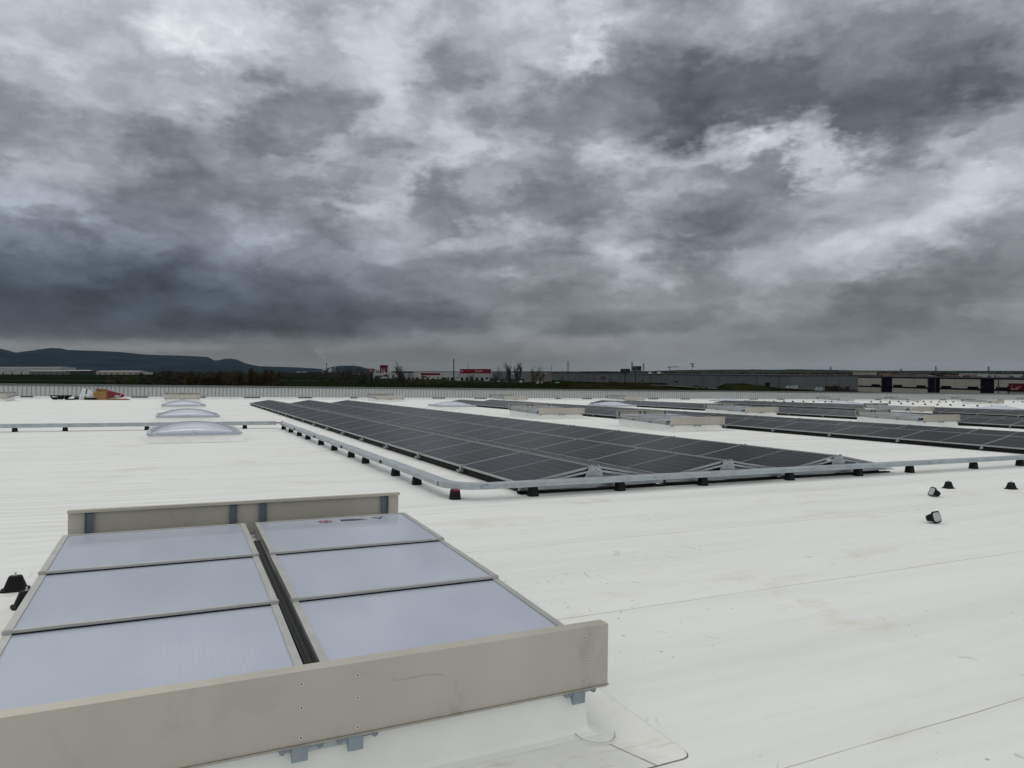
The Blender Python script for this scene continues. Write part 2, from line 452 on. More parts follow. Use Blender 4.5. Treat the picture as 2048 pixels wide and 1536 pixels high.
def make_vent():
    """origin: on the roof below the middle of the front deflector plate; +y runs to the back plate"""
    r = thing("roof_vent", "large twin flap roof vent with six bluish panes close to the viewer", "roof vent", on_roof(.52, 2.6), "twin flap roof vents")
    L = 3.25
    def curb_w(y):
        return 1.11
    # curb with a flared foot
    mb = MB()
    def loop(e, z):
        return [(-1.11 - e, .06 - e, z), (1.11 + e, .06 - e, z), (1.11 + e, L - .06 + e, z), (-1.11 - e, L - .06 + e, z)]
    zs = [(.055, .004), (.020, .010), (.008, .028), (.002, .07), (0, .16)]
    mb.loft([loop(e, z) for e, z in zs] + [[(-1.11, .06, .245), (1.11, .06, .245), (1.11, L - .06, .33), (-1.11, L - .06, .33)]], 0, False, False)
    curb = mb.build("curb", M['curb'], r)
    # membrane collar welded round the foot, with its visible edge
    def rrect(x0, x1, y0, y1, rad, z, n=5):
        pts = []
        for (ox, oy, a0) in ((x1 - rad, y1 - rad, 0), (x0 + rad, y1 - rad, 90), (x0 + rad, y0 + rad, 180), (x1 - rad, y0 + rad, 270)):
            for k in range(n + 1):
                a = math.radians(a0 + 90 * k / n)
                pts.append((ox + rad * math.cos(a), oy + rad * math.sin(a), z))
        return pts
    mb = MB()
    mb.loft([rrect(-1.40, 1.40, -.30, L + .24, .05, .0), rrect(-1.397, 1.397, -.297, L + .237, .05, .0035)], 0, True)
    col = mb.build("collar", M['collar'], r)
    mb = MB()
    a = rrect(-1.4022, 1.4022, -.3022, L + .2422, .052, .0015); b = rrect(-1.3985, 1.3985, -.2985, L + .2385, .05, .0042)
    mb.loft([a, b], 0, False)
    # lap weld lines at the front corners
    def ribbon(pts, w, z):
        for (p, q) in zip(pts[:-1], pts[1:]):
            p = Vector((*p, z)); q = Vector((*q, z)); d = (q - p).normalized(); n = Vector((-d.y, d.x, 0)) * w
            mb.quad([p - n, q - n, q + n, p + n])
    for sx in (1, -1):
        ribbon([(sx * (1.14 + .02 * k), -.08 - .055 * k) for k in range(5)], .0016, .0062)
        ribbon([(sx * (1.13 + .085 * math.cos(t)), .02 + .10 * math.sin(t)) for t in [PI * (.85 + .13 * k) for k in range(9)]], .0014, .0135)
    mb.build("weld_seam", M['seam'], col)
    # galvanised upper ring of the curb
    mb = MB()
    mb.box(-1.13, 1.13, .035, .058, .20, .262); mb.box(-1.13, 1.13, L - .058, L - .035, .27, .345)
    for sx in (-1, 1):
        x0, x1 = sorted((sx * 1.112, sx * 1.135))
        mb._ad([(x0, .06, .20), (x1, .06, .20), (x1, .06, .262), (x0, .06, .262), (x0, L - .06, .28), (x1, L - .06, .28), (x1, L - .06, .345), (x0, L - .06, .345)],
               [(0, 1, 2, 3), (7, 6, 5, 4), (0, 4, 5, 1), (1, 5, 6, 2), (2, 6, 7, 3), (3, 7, 4, 0)])
    mb.build("curb_ring", M['galv'], r)
    # flaps: three shingled glazed fields each
    zf, zb = .345, .452            # height of front and back edges
    y0, y1 = .24, 3.0
    for sx in (-1, 1):
        xi, xo = sx * .034, sx * 1.18
        x0, x1 = min(xi, xo), max(xi, xo)
        mb = MB()
        n = 3
        seg = (y1 - y0) / n
        panes = []
        for k in range(n):
            ya, yb = y0 + seg * k, y0 + seg * (k + 1)
            base = zf + (zb - zf) * k / n
            za, zb_ = base + (.014 if k else 0.0), base + (zb - zf) / n - .002
            def zz(y): return za + (zb_ - za) * (y - ya) / (yb - ya)
            fw = .034
            def bar(xa, xb, yy0, yy1, up=.0, dn=.03):
                mb._ad([(xa, yy0, zz(yy0) - dn), (xb, yy0, zz(yy0) - dn), (xb, yy1, zz(yy1) - dn), (xa, yy1, zz(yy1) - dn),
                        (xa, yy0, zz(yy0) + up), (xb, yy0, zz(yy0) + up), (xb, yy1, zz(yy1) + up), (xa, yy1, zz(yy1) + up)],
                       [(0, 3, 2, 1), (4, 5, 6, 7), (0, 1, 5, 4), (1, 2, 6, 5), (2, 3, 7, 6), (3, 0, 4, 7)])
            grow = .010 if k else 0
            bar(x0, x0 + fw, ya, yb, .006); bar(x1 - fw, x1, ya, yb, .006)
            if k == 0:
                bar(x0 + fw, x1 - fw, ya, ya + .03, .005)
            else:
                bar(x0 - .005, x1 + .005, ya - .009, ya + .013, .004, .012)
                mb.box(x0 + fw, x1 - fw, ya - .0120, ya - .0092, zz(ya) - .0175, zz(ya) - .009, 1)  # dark strip put in for the shadow line under the cross bar
            if k == 2:
                bar(x0 + fw, x1 - fw, yb - .02, yb, .0055)
            panes.append((ya, yb, zz(ya), zz(yb)))
        # side skirt of the flap
        for (xa, xb) in ((x0 - .002, x0 + .012), (x1 - .012, x1 + .002)):
            mb._ad([(xa, y0, .262), (xb, y0, .262), (xb, y1, .345), (xa, y1, .345), (xa, y0, zf - .03), (xb, y0, zf - .03), (xb, y1, zb - .03), (xa, y1, zb - .03)],
                   [(0, 3, 2, 1), (4, 5, 6, 7), (0, 1, 5, 4), (1, 2, 6, 5), (2, 3, 7, 6), (3, 0, 4, 7)])
        mb.box(x0, x1, y1 - .012, y1 + .002, .345, zb - .03)
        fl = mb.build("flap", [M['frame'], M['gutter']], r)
        for (ya, yb, za, zb2) in panes:
            mb = MB()
            h = .004
            mb._ad([(x0 + .032, ya, za - .012), (x1 - .032, ya, za - .012), (x1 - .032, yb, zb2 - .012), (x0 + .032, yb, zb2 - .012),
                    (x0 + .032, ya, za), (x1 - .032, ya, za), (x1 - .032, yb, zb2), (x0 + .032, yb, zb2)],
                   [(0, 3, 2, 1), (4, 5, 6, 7), (0, 1, 5, 4), (1, 2, 6, 5), (2, 3, 7, 6), (3, 0, 4, 7)])
            mb.build("pane", M['pane'], fl)
        if sx > 0:
            # warning sticker, seen upside down
            mb = MB()
            ys = y1 - .115; zl = panes[2][2] + (panes[2][3] - panes[2][2]) * (ys - panes[2][0]) / (panes[2][1] - panes[2][0]) + .0012
            def disc(x, y, rad, z, mi, n=18, ri=0.0):
                for i in range(n):
                    a, b = 2 * PI * i / n, 2 * PI * (i + 1) / n
                    mb.quad([(x + rad * math.cos(a), y + rad * math.sin(a), z), (x + rad * math.cos(b), y + rad * math.sin(b), z),
                             (x + ri * math.cos(b), y + ri * math.sin(b), z), (x + ri * math.cos(a), y + ri * math.sin(a), z)], mi)
            disc(.53, ys, .05, zl, 1, 18, .03); disc(.53, ys, .016, zl + .0004, 0)
            disc(.485, ys + .005, .014, zl, 0)
            for q in range(4):
                w = (.20, .16, .19, .12)[q]
                mb.quad([(.64, ys - .034 + q * .021, zl), (.64 + w, ys - .034 + q * .021, zl), (.64 + w, ys - .022 + q * .021, zl), (.64, ys - .022 + q * .021, zl)], 0)
            tr = [(.885, ys + .045), (.985, ys + .045), (.935, ys - .05)]
            ci = Vector((.935, ys + .015))
            inn = [tuple(ci + (Vector(p) - ci) * .5) for p in tr]
            for i in range(3):
                j = (i + 1) % 3
                mb.quad([(*tr[i], zl), (*tr[j], zl), (*inn[j], zl), (*inn[i], zl)], 0)
            mb.build("warning_sticker", [M['ink'], M['inkred']], fl)
    # centre gutter between the flaps
    mb = MB()
    def slope_bar(xa, xb, ya, yb, za, zb, th):
        mb._ad([(xa, ya, za - th), (xb, ya, za - th), (xb, yb, zb - th), (xa, yb, zb - th), (xa, ya, za), (xb, ya, za), (xb, yb, zb), (xa, yb, zb)],
               [(0, 3, 2, 1), (4, 5, 6, 7), (0, 1, 5, 4), (1, 2, 6, 5), (2, 3, 7, 6), (3, 0, 4, 7)])
    slope_bar(-.018, .0335, .06, 2.62, .325, .400, .05)
    slope_bar(-.004, .002, .06, 2.62, .329, .404, .006)
    slope_bar(.018, .022, .06, 2.62, .331, .406, .008)
    slope_bar(-.0335, -.018, .06, 2.62, .29, .37, .02)
    mb.build("gutter", M['gutter'], r)
    mb = MB(); slope_bar(-.0335, .0335, 2.62, 2.95, .33, .345, .01); mb.build("gutter_outlet", M['curb'], r)
    # deflector plates
    mb = MB()
    t = .003
    zt, zl = .478, .222
    mb.box(-1.18, 1.18, -.002, .002, zl, zt)
    mb.box(-1.18, 1.18, .002, .058, zt - .004, zt)            # folded top
    mb.box(-1.18, 1.18, .054, .058, zt - .022, zt - .004)
    for (ya, za, yb, zb) in ((-.004, zl + .003, -.011, zl), (-.011, zl, .010, zl - .019)):
        mb._ad([(-1.18, ya, za), (1.18, ya, za), (1.183, yb, zb), (-1.183, yb, zb), (-1.18, ya + .003, za + .002), (1.18, ya + .003, za + .002), (1.183, yb + .003, zb + .002), (-1.183, yb + .003, zb + .002)],
               [(0, 3, 2, 1), (4, 5, 6, 7), (0, 1, 5, 4), (1, 2, 6, 5), (2, 3, 7, 6), (3, 0, 4, 7)])
    for x in (-1.07, -.10, .10, 1.07):
        for z in (zl + .022, (zl + zt) / 2, zt - .045):
            mb.tube((x, -.0022, z), (x, -.0045, z), .0075, n=10, mi=1, smooth=False)
            mb.tube((x, -.0045, z), (x, -.006, z), .0032, n=8, mi=2, smooth=False)
    # a wavy scratch
    sc = [(.245, zt - .055), (.232, zt - .066), (.228, zt - .078), (.238, zt - .088), (.262, zt - .092), (.30, zt - .090), (.345, zt - .088), (.39, zt - .090), (.425, zt - .098), (.44, zt - .108)]
    for p, q in zip(sc[:-1], sc[1:]):
        mb.quad([(p[0], -.0026, p[1]), (q[0], -.0026, q[1]), (q[0], -.0026, q[1] + .0013), (p[0], -.0026, p[1] + .0013)], 3)
    mb.build("deflector_plate", [M['steel'], M['rivet'], M['hole'], M['scratch']], r)
    zt2, zl2 = .585, .30
    mb = MB()
    mb.box(-1.18, 1.20, L - .002, L + .002, zl2, zt2)
    mb.box(-1.18, 1.20, L - .045, L - .002, zt2 - .004, zt2)
    mb.box(-1.18, 1.20, L - .045, L - .041, zt2 - .02, zt2 - .004)
    mb.box(-1.18, 1.20, L + .002, L + .03, zl2 - .01, zl2)
    mb.build("deflector_plate", [M['steel'], M['rivet']], r)
    for x in (-1.05, -.10, .115, 1.08):
        mb = MB()
        mb.box(x - .026, x + .026, L - .008, L - .0025, zl2, zt2 - .012, 0)
        for s in (-1, 1):
            mb.box(x + s * .026 - .003, x + s * .026 + .003, L - .032, L - .0025, zl2, zt2 - .012, 0)
        for z in (zt2 - .03, zl2 + .11):
            mb.tube((x, L - .0082, z), (x, L - .011, z), .005, n=8, mi=1)
        mb.build("channel_post", [M['post'], M['hole']], r)
    # support brackets under the plates
    for (yy, sgn, zz0) in ((0, 1, zl), (L, -1, zl2)):
        for x in (-1.07, -.10, .10, 1.05):
            mb = MB()
            prof = [(yy + sgn * .014, zz0 + .01), (yy + sgn * .014, zz0 - .072), (yy + sgn * .026, zz0 - .074), (yy + sgn * .058, zz0 - .03), (yy + sgn * .058, zz0 + .01)]
            mb.prism(prof, 'x', x - .028, x + .028)
            mb.tube((x - .06, yy + sgn * .022, zz0 - .027), (x - .028, yy + sgn * .022, zz0 - .027), .008, n=8)
            mb.tube((x + .028, yy + sgn * .022, zz0 - .022), (x + .07, yy + sgn * .022, zz0 - .022), .008, n=8)
            mb.tube((x + .07, yy + sgn * .012, zz0 - .022), (x + .07, yy + sgn * .032, zz0 - .022), .013, n=10)
            mb.tube((x - .06, yy + sgn * .012, zz0 - .027), (x - .06, yy + sgn * .032, zz0 - .027), .011, n=10)
            mb.build("bracket", M['bracket'], r)
    mb = MB(); mb.box(-.10, .10, .028, .034, zl - .048, zl + .03); mb.build("tie_plate", M['galv'], r)
    # hinges along the flap sides
    for sx in (-1, 1):
        for y in (.22, 1.2, 2.2, 3.06):
            mb = MB(); z = .262 + .0265 * y
            x0, x1 = sorted((sx * 1.136, sx * 1.175))
            mb.box(x0, x1, y - .05, y + .05, z - .055, z + .02)
            mb.tube((sx * 1.16, y - .06, z - .02), (sx * 1.16, y + .06, z - .02), .012, n=8)
            mb.build("hinge", M['post'], r)
    return r

vent0 = make_vent()
bpy.context.view_layer.update()
vents = [
    (.55, 56.0, "far roof vent by the parapet, in line behind the three domes on the left"),
    (-11.0, 56.0, "roof vent cut off by the left edge of the photo, in front of the parapet"),
    (16.28, 19.45, "roof vent with deep deflector plate just behind the nearest solar array"),
    (15.85, 28.2, "roof vent further back in the aisle, left of the big one behind the nearest array"),
    (16.0, 57.0, "small far roof vent by the parapet above the far end of the nearest solar array"),
    (28.85, 19.2, "largest roof vent on the right side, between dark panel rows"),
    (28.4, 28.8, "roof vent right of the middle, behind the biggest vent in the nearest aisle"),
    (27.6, 57.5, "small far roof vent by the parapet below the bare trees"),
    (41.95, 29.2, "roof vent on the right just behind the largest right-hand vent"),
    (40.0, 57.0, "small far roof vent by the parapet below the two green billboards"),
    (69.0, 57.0, "small far roof vent by the parapet below the dark hedge right of the grey factory"),
    (81.0, 47.7, "far right roof vent standing behind the row of black feet"),
    (82.0, 58.0, "tiny far roof vent by the parapet, below the cream and navy building's left bays"),
    (95.0, 58.0, "tiny far roof vent by the parapet behind the far right vent"),
    (109.5, 58.0, "tiny far roof vent by the parapet at the right edge of the photo"),
    (53.5, 25.7, "roof vent cut off by the right edge of the photo behind the panels"),
]
for (u, v, lab) in vents:
    c = copy_tree(vent0)
    c.matrix_world = on_roof(u, v)
    tag(c, lab, "roof vent", "twin flap roof vents")

# ------------------------------------------------------------------ dome skylights
def make_dome():
    r = thing("dome_skylight", "nearest of the three dome skylights in a line, white curb in front of the tray", "dome skylight", on_roof(.49, 19.0), "dome skylights")
    W, L = 1.04, 2.7
    mb = MB()
    def lp(e, z): return [(-W - e, -e, z), (W + e, -e, z), (W + e, L + e, z), (-W - e, L + e, z)]
    mb.loft([lp(.13, .003), (lp(.09, .014)), lp(.06, .05), lp(-.02, .20)], 0, False)
    mb.build("curb", M['curb'], r)
    mb = MB()
    def ring(a, b, z0, z1):
        mb.box(-W - a, W + a, -a, b, z0, z1); mb.box(-W - a, W + a, L - b, L + a, z0, z1)
        mb.box(-W - a, -W + b, b, L - b, z0, z1); mb.box(W - b, W + a, b, L - b, z0, z1)
    ring(.03, .075, .195, .238)
    mb.build("rim", M['rim'], r)
    mb = MB()
    n, m = 16, 18
    vs, fs = [], []
    for j in range(m + 1):
        for i in range(n + 1):
            x = -1 + 2 * i / n; y = -1 + 2 * j / m
            k = (max(0, 1 - x ** 2) ** .85) * (max(0, 1 - y ** 2) ** .75)
            vs.append((x * (W - .05), L / 2 + y * (L / 2 - .05),   .236 + .215 * k))
    for j in range(m):
        for i in range(n):
            a = j * (n + 1) + i
            fs.append((a, a + 1, a + n + 2, a + n + 1))
    mb._ad(vs, fs, 0, True)
    d = mb.build("dome_shell", M['dome'], r)
    sol = d.modifiers.new("shell", 'SOLIDIFY'); sol.thickness = .012; sol.offset = -1
    for (x, y) in [(-.85, .03), (0, .03), (.85, .03), (-.85, L - .03), (0, L - .03), (.85, L - .03), (-W + .03, L / 2), (W - .03, L / 2)]:
        mb = MB(); mb.tube((x, y, .243), (x, y, .262), .028, .018, 10); mb.build("screw_cap", M['rim'], r)
    return r
dome0 = make_dome()
bpy.context.view_layer.update()
for (u, v, lab) in [
    (.49, 28.3, "middle of the three dome skylights in a line on the left"),
    (.48, 40.5, "farthest of the three dome skylights in a line, next to the far left vent"),
    (15.15, 39.2, "dome skylight in the aisle behind the far end of the nearest solar array"),
    (26.6, 39.2, "dome skylight in front of dark panels, left of the middle right vent"),
    (48.6, 52.5, "pale dome skylight far off by the parapet, above a mid right vent"),
    (53.4, 43.0, "low pale dome skylight behind far panels, left of a right-hand vent"),
    (52.6, 29.6, "pale dome skylight at the right edge behind the panels")]:
    c = copy_tree(dome0)
    c.matrix_world = on_roof(u, v)
    tag(c, lab, "dome skylight", "dome skylights")

# ------------------------------------------------------------------ solar arrays
PL, PW, JP = 2.275, 1.134, 2.29
TILT = math.radians(10)
RISE = PW * math.sin(TILT); RUN = PW * math.cos(TILT)
ZL = .115
RG = .10
TENT = RUN * 2 + RG
def panel_protos():
    mb = MB(); mb.box(-PW / 2 + .012, PW / 2 - .012, -PL / 2 + .012, PL / 2 - .012, .004, .0285)
    p = mb.build("solar_panel", M['glass'])
    mb = MB()
    a, b, w = PW / 2, PL / 2, .014
    mb.box(-a, a, -b, -b + w, 0, .031); mb.box(-a, a, b - w, b, 0, .031)
    mb.box(-a, -a + w, -b + w, b - w, 0, .031); mb.box(a - w, a, -b + w, b - w, 0, .031)
    f = mb.build("frame", M['solarframe'], p)
    return p, f
PROTO, PFRAME = panel_protos()
used = [False]
def put_panel(parent, M4):
    if not used[0]:
        p, f = PROTO, PFRAME; used[0] = True
    else:
        p = PROTO.copy(); COL.objects.link(p)
        f = PFRAME.copy(); COL.objects.link(f); f.parent = p
    p.parent = parent; p.matrix_local = M4
SHARED = {}
def shared(key, fn, name, m, parent, M4):
    if key not in SHARED:
        mb = MB(); fn(mb)
        o = mb.build(name, m, parent, M4)
        SHARED[key] = o
    else:
        o = SHARED[key].copy(); COL.objects.link(o); o.parent = parent; o.matrix_local = M4
    return o
def tent(u, v0, n, label, near=False, last=False):
    r = thing("solar_array", label, "solar array", on_roof(u, v0), "ridged solar arrays")
    for k in range(n):
        yc = k * JP + PL / 2
        if k: yc += 0
        A = Matrix.Translation((RUN / 2, yc, ZL + RISE / 2)) @ Matrix.Rotation(-TILT, 4, 'Y')
        put_panel(r, A)
        B = Matrix.Translation((RUN * 1.5 + RG, yc, ZL + RISE / 2)) @ Matrix.Rotation(TILT, 4, 'Y')
        put_panel(r, B)
    nj = n + 1
    for k in range(nj):
        y = k * JP - (JP - PL) / 2
        T = Matrix.Translation((0, y, 0))
        dn = y + v0 < 26
        def clip(mb):
            mb.box(-.03, .012, -.03, .03, .06, ZL + .012)
            mb.box(-.012, .03, -.022, .022, ZL + .012, ZL + .05)
        shared('clip', clip, "clip", M['solarframe'], r, T)
        def ridge(mb):
            mb.box(RUN - .045, RUN + RG + .045, -.012, .012, ZL + RISE - .035, ZL + RISE - .006)
            for s in (0, 1):
                x = RUN - .02 + s * (RG + .01)
                mb.box(x, x + .03, -.02, .02, ZL + RISE - .006, ZL + RISE + .045)
        shared('ridge', ridge, "ridge_clamp", M['solarframe'], r, T)
        if dn and k:
            def post(mb):
                mb.box(RUN - .03, RUN + RG + .03, -.02, .02, .06, ZL + RISE - .035)
            shared('post', post, "ridge_post", M['galv'], r, T)
        if not k:
            continue
        if dn:
            def rail(mb):
                mb.box(-.08, TENT + .06, -.02, .02, .045, .085)
            shared('rail', rail, "base_rail", M['galv'], r, T)
    # black strip below the low edges, standing for rubber mat and underside shade
    Lt = n * JP
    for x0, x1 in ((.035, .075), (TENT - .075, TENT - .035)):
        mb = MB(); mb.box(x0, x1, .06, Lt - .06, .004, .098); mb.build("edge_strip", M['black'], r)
    # end frame facing the viewer
    mb = MB()
    mb.box(-.06, TENT + .03, -.035, -.005, .050, .088)
    for s in (0, 1):
        xa, xb = (.06, RUN - .03) if not s else (TENT - .06, RUN + RG + .03)
        za, zb = ZL - .02, ZL + RISE - .055
        mb._ad([(xa, -.03, za), (xb, -.03, zb), (xb, -.03, zb + .03), (xa, -.03, za + .03), (xa, -.012, za), (xb, -.012, zb), (xb, -.012, zb + .03), (xa, -.012, za + .03)],
               [(0, 1, 2, 3), (7, 6, 5, 4), (0, 4, 5, 1), (1, 5, 6, 2), (2, 6, 7, 3), (3, 7, 4, 0)])
    for x in (.30, .95, 1.55, 2.05):
        mb.box(x, x + .16, -.037, -.035, .058, .078)
    mb.build("end_rail", M['galv'], r)
    mb = MB()
    mb._ad([(RUN - .20, -.034, .088), (RUN + RG + .12, -.034, .088), (RUN + RG + .03, -.034, ZL + RISE + .012), (RUN - .06, -.034, ZL + RISE + .012),
            (RUN - .20, -.030, .088), (RUN + RG + .12, -.030, .088), (RUN + RG + .03, -.030, ZL + RISE + .012), (RUN - .06, -.030, ZL + RISE + .012)],
           [(0, 1, 2, 3), (7, 6, 5, 4), (0, 4, 5, 1), (1, 5, 6, 2), (2, 6, 7, 3), (3, 7, 4, 0)])
    for i in range(6):
        x = RUN - .08 + i * .035
        mb.box(x, x + .018, -.036, -.028, ZL + RISE + .012, ZL + RISE + .030 + .01 * (i % 2))
    for i in range(4):
        mb.tube((RUN - .03 + i * .04, -.0345, ZL + RISE - .02 - .03 * (i % 2)), (RUN - .03 + i * .04, -.039, ZL + RISE - .02 - .03 * (i % 2)), .007, n=8, mi=1)
    mb.build("ridge_plate", [M['galv'], M['hole']], r)
    # wind plate closing the inside below the ridge
    mb = MB(); mb.box(RUN + RG + .16, RUN + RG + .66, .20, .204, .02, .20); mb.box(RUN + RG + .13, RUN + RG + .2, .14, .2, .0, .23, 1); mb.box(RUN - .62, RUN - .14, .20, .204, .02, .19)
    mb.build("wind_plate", [M['frame'], M['post']], r)
    mb = MB()
    mb.box(-.05, TENT + .1, -.07, .05, .004, .022)
    mb.build("rubber_mat", M['black'], r)
    for x in (.14, .72, 1.2, 1.85, 2.28):
        mb = MB()
        rr = foot_profile(mb, 0, 0, 0, 0, 0, 0)
        mb.loft([rr(.13, .10, .022), rr(.10, .08, .050)]); mb.build("foot", M['black'], r)
    if last:
        mb = MB(); mb.box(TENT + .03, TENT + .22, -.045, -.01, .052, .062); mb.box(TENT + .03, TENT + .16, -.045, -.01, .075, .085); mb.build("rail_end", M['galv'], r)
    return r
A0 = 8.82
G1U = 4.34
for i, lab in enumerate(("nearest solar array, leftmost of its three ridges beside the long cable tray", "nearest solar array, middle of its three ridges", "nearest solar array, right-hand one of its three ridges next to the bare white aisle")):
    tent(G1U + i * 2.475, A0, 17, lab, True, i == 2)
for u0, vs_, nn, labs in ((18.25, A0 + .0, 18, ("front ridge of the second solar array, behind the big vent in the aisle", "back ridge of the second solar array, behind the big vent in the aisle")),
                    (30.35, 10.5, 17, ("front ridge of the third solar array, right of the middle right vent", "back ridge of the third solar array, right of the middle right vent")),
                    (43.1, 15.1, 15, ("front ridge of the farthest solar array near the parapet", "back ridge of the farthest solar array near the parapet"))):
    for i in range(2):
        tent(u0 + i * 2.475, vs_, nn, labs[i])

# ------------------------------------------------------------------ cable trays on feet
def tray_foot(parent, u, v, red=False):
    def fn(mb):
        rr = foot_profile(mb, 0, 0, 0, 0, 0, 0)
        mb.loft([rr(.142, .142, 0), rr(.140, .140, .010), rr(.118, .118, .104), rr(.108, .108, .120), rr(.085, .085, .130)])
    shared('tfoot', fn, "foot", M['black'], parent, Matrix.Translation((u, v, .0005)))
    if red:
        mb = MB(); mb.box(u - .045, u + .045, v - .062, v + .04, .112, .134); mb.build("red_cap", M['redcap'], parent)
def tray_section(axis, c, a, b, parent, z0=.135, w=.19, h=.062, open_top=False):
    mb = MB()
    hw = w / 2
    def seg(lo, hi, z, k):
        if axis == 'x': mb.box(a, b, c + lo, c + hi, z, z + k)
        else: mb.box(c + lo, c + hi, a, b, z, z + k)
    seg(-hw, hw, z0, .003)
    seg(-hw, -hw + .003, z0 + .003, h - .003); seg(hw - .003, hw, z0 + .003, h - .003)
    seg(-hw - .004, hw + .004, z0 + h, .004)          # cover
    seg(-hw - .004, -hw - .001, z0 + h - .018, .018); seg(hw + .001, hw + .004, z0 + h - .018, .018)
    seg(-hw - .0015, -hw, z0 + .022, .006)
    mb.build("tray_section", M['galv'], parent)
TX = 3.30
VF = 8.62
t1 = thing("cable_tray", "long grey cable tray with black feet running away beside the nearest solar array", "cable tray", on_roof(0, 0), "cable trays")
for a, b in ((VF + .42, 11.9), (11.904, 14.9), (14.904, 17.9), (17.904, 20.9), (20.904, 23.9)):
    tray_section('y', TX - .03 * ((a + b) / 2 - 9) / 3, a, b, t1)
mb = MB()
for k in range(7):
    a0, a1 = math.radians(90 * k / 7 + 180), math.radians(90 * (k + 1) / 7 + 180)
    R0, R1 = .30, .50
    ox, oy = TX + .40, VF + .42
    p = [(ox + R * math.cos(a), oy + R * math.sin(a)) for R, a in ((R1, a0), (R1, a1), (R0, a1), (R0, a0))]
    mb.loft([[(x, y, .133) for x, y in p], [(x, y, .204) for x, y in p]])
mb.build("corner_piece", M['galv'], t1)
for v in (10.17, 11.26, 13.19, 14.33, 15.93, 17.42, 19.18, 20.5, 21.99, 23.43):
    tray_foot(t1, TX - .03 * (v - 9) / 3 - .01, v + .03)
tray_foot(t1, TX + .03, VF + .12, True)
mb = MB(); mb.tube((TX - .32, 23.9, .18), (TX - .12, 23.95, .20), .02, n=6); mb.tube((TX - .12, 23.95, .20), (TX - .1, 24.12, .22), .02, n=6); mb.build("red_cable", M['redcap'], t1)
t2 = thing("cable_tray", "grey cable tray crossing in front of the near ends of the solar panels", "cable tray", on_roof(0, 0), "cable trays")
for a, b in ((TX + .40, 6.6), (6.604, 9.6), (9.604, 12.6), (12.604, 15.6), (15.604, 18.6), (18.604, 24)):
    tray_section('x', VF, a, b, t2)
for x in (TX + .41, 6.6, 9.6, 12.6, 15.6):
    mb = MB()
    mb.box(x - .09, x + .09, VF - .1005, VF - .0985, .150, .190)
    for q in (-.06, .06): mb.tube((x + q, VF - .1005, .168), (x + q, VF - .106, .168), .006, n=6)
    mb.build("joint_plate", M['galv'], t2)
for u in (4.41, 5.81, 7.32, 9.11, 10.72, 12.06, 13.9, 15.39, 17.1, 19.0):
    tray_foot(t2, u, VF)
t3 = thing("cable_tray", "grey cable tray crossing the roof on the left between the nearest two domes", "cable tray", on_roof(0, 0), "cable trays")
for a, b in ((-13, -9), (-8.996, -5), (-4.996, -1), (-.996, 3.0)):
    tray_section('x', 24.15, a, b, t3, .115, .20, .105)
for u in (-9.0, -7.2, -5.6, -4.03, -2.82, -.72, 2.05):
    tray_foot(t3, u, 24.15)

# ------------------------------------------------------------------ loose rubber feet
def make_pad():
    r = thing("support_foot", "loose black rubber foot left of the near vent, farther one of the pair", "support foot", on_roof(-1.0, 6.08), "loose black feet")
    mb = MB()
    rr = foot_profile(mb, 0, 0, 0, 0, 0, 0)
    mb.loft([rr(.175, .13, 0), rr(.175, .13, .010), rr(.138, .102, .017), rr(.082, .064, .096), rr(.074, .058, .102)])
    mb.build("body", M['black'], r)
    mb = MB(); mb.tube((0, 0, .10), (0, 0, .128), .006, n=8); mb.tube((0, 0, .101), (0, 0, .109), .012, n=6)
    mb.build("stud", M['galv'], r)
    mb = MB(); mb.loft([rr(.142, .100, -.0035), rr(.142, .100, .0005)])
    mb.build("underside", M['padface'], r)
    return r
pad0 = make_pad()
bpy.context.view_layer.update()
for (u, v, rz, tilt, tz, lab) in [
    (-.86, 5.62, .3, 0, 0, "loose black rubber foot half hidden by the left flap of the near vent"),
    (10.73, 7.03, .05, 0, 0, "loose black rubber foot standing upright on the right, left one of two"),
    (11.60, 6.62, -.1, 0, 0, "loose black rubber foot standing upright at the right edge of the photo"),
    (9.68, 6.58, -2.12, -112, .07, "tipped over black rubber foot showing its grey underside, below the cable tray"),
    (7.77, 5.22, .14, -106, .072, "tipped over black rubber foot showing its grey underside, nearer to the viewer")]:
    c = copy_tree(pad0)
    c.matrix_world = on_roof(u, v, tz + .001, rz) @ Matrix.Rotation(math.radians(tilt), 4, 'X')
    tag(c, lab, "support foot", "loose black feet")
dots = [(67.65 + .15 * k, 50.7 - 1.2 * k) for k in range(10)]
row2 = [54.8, 56.4, 57.8, 59.2, 60.5, 62.1, 63.6, 65.4, 66.4, 67.4, 67.8, 72.8, 74.4, 76, 77.5, 79.1, 80.9, 82, 83.4, 84.9, 86.2, 87.6, 100, 102, 104]
def far_foot_label(i, row):
    if row == 1:
        return "small black foot in the far row of feet that runs away from the viewer"
    return "small black foot in the far row of feet along the parapet"
def fr(mb):
    rr = foot_profile(mb, 0, 0, 0, 0, 0, 0)
    mb.loft([rr(.22, .2, 0), rr(.20, .18, .02), rr(.14, .12, .14)])
mbp = MB(); fr(mbp); ff0 = mbp.build("support_foot", M['black'])
first = True
for row, pts in ((1, dots), (2, [(u, 56.9) for u in row2])):
    for i, (u, v) in enumerate(pts):
        o = ff0 if first else ff0.copy()
        if not first: COL.objects.link(o)
        first = False
        o.matrix_world = on_roof(u, v, .0005)
        tag(o, far_foot_label(i, row), "support foot", "far row of feet running away" if row == 1 else "far row of feet along the parapet")

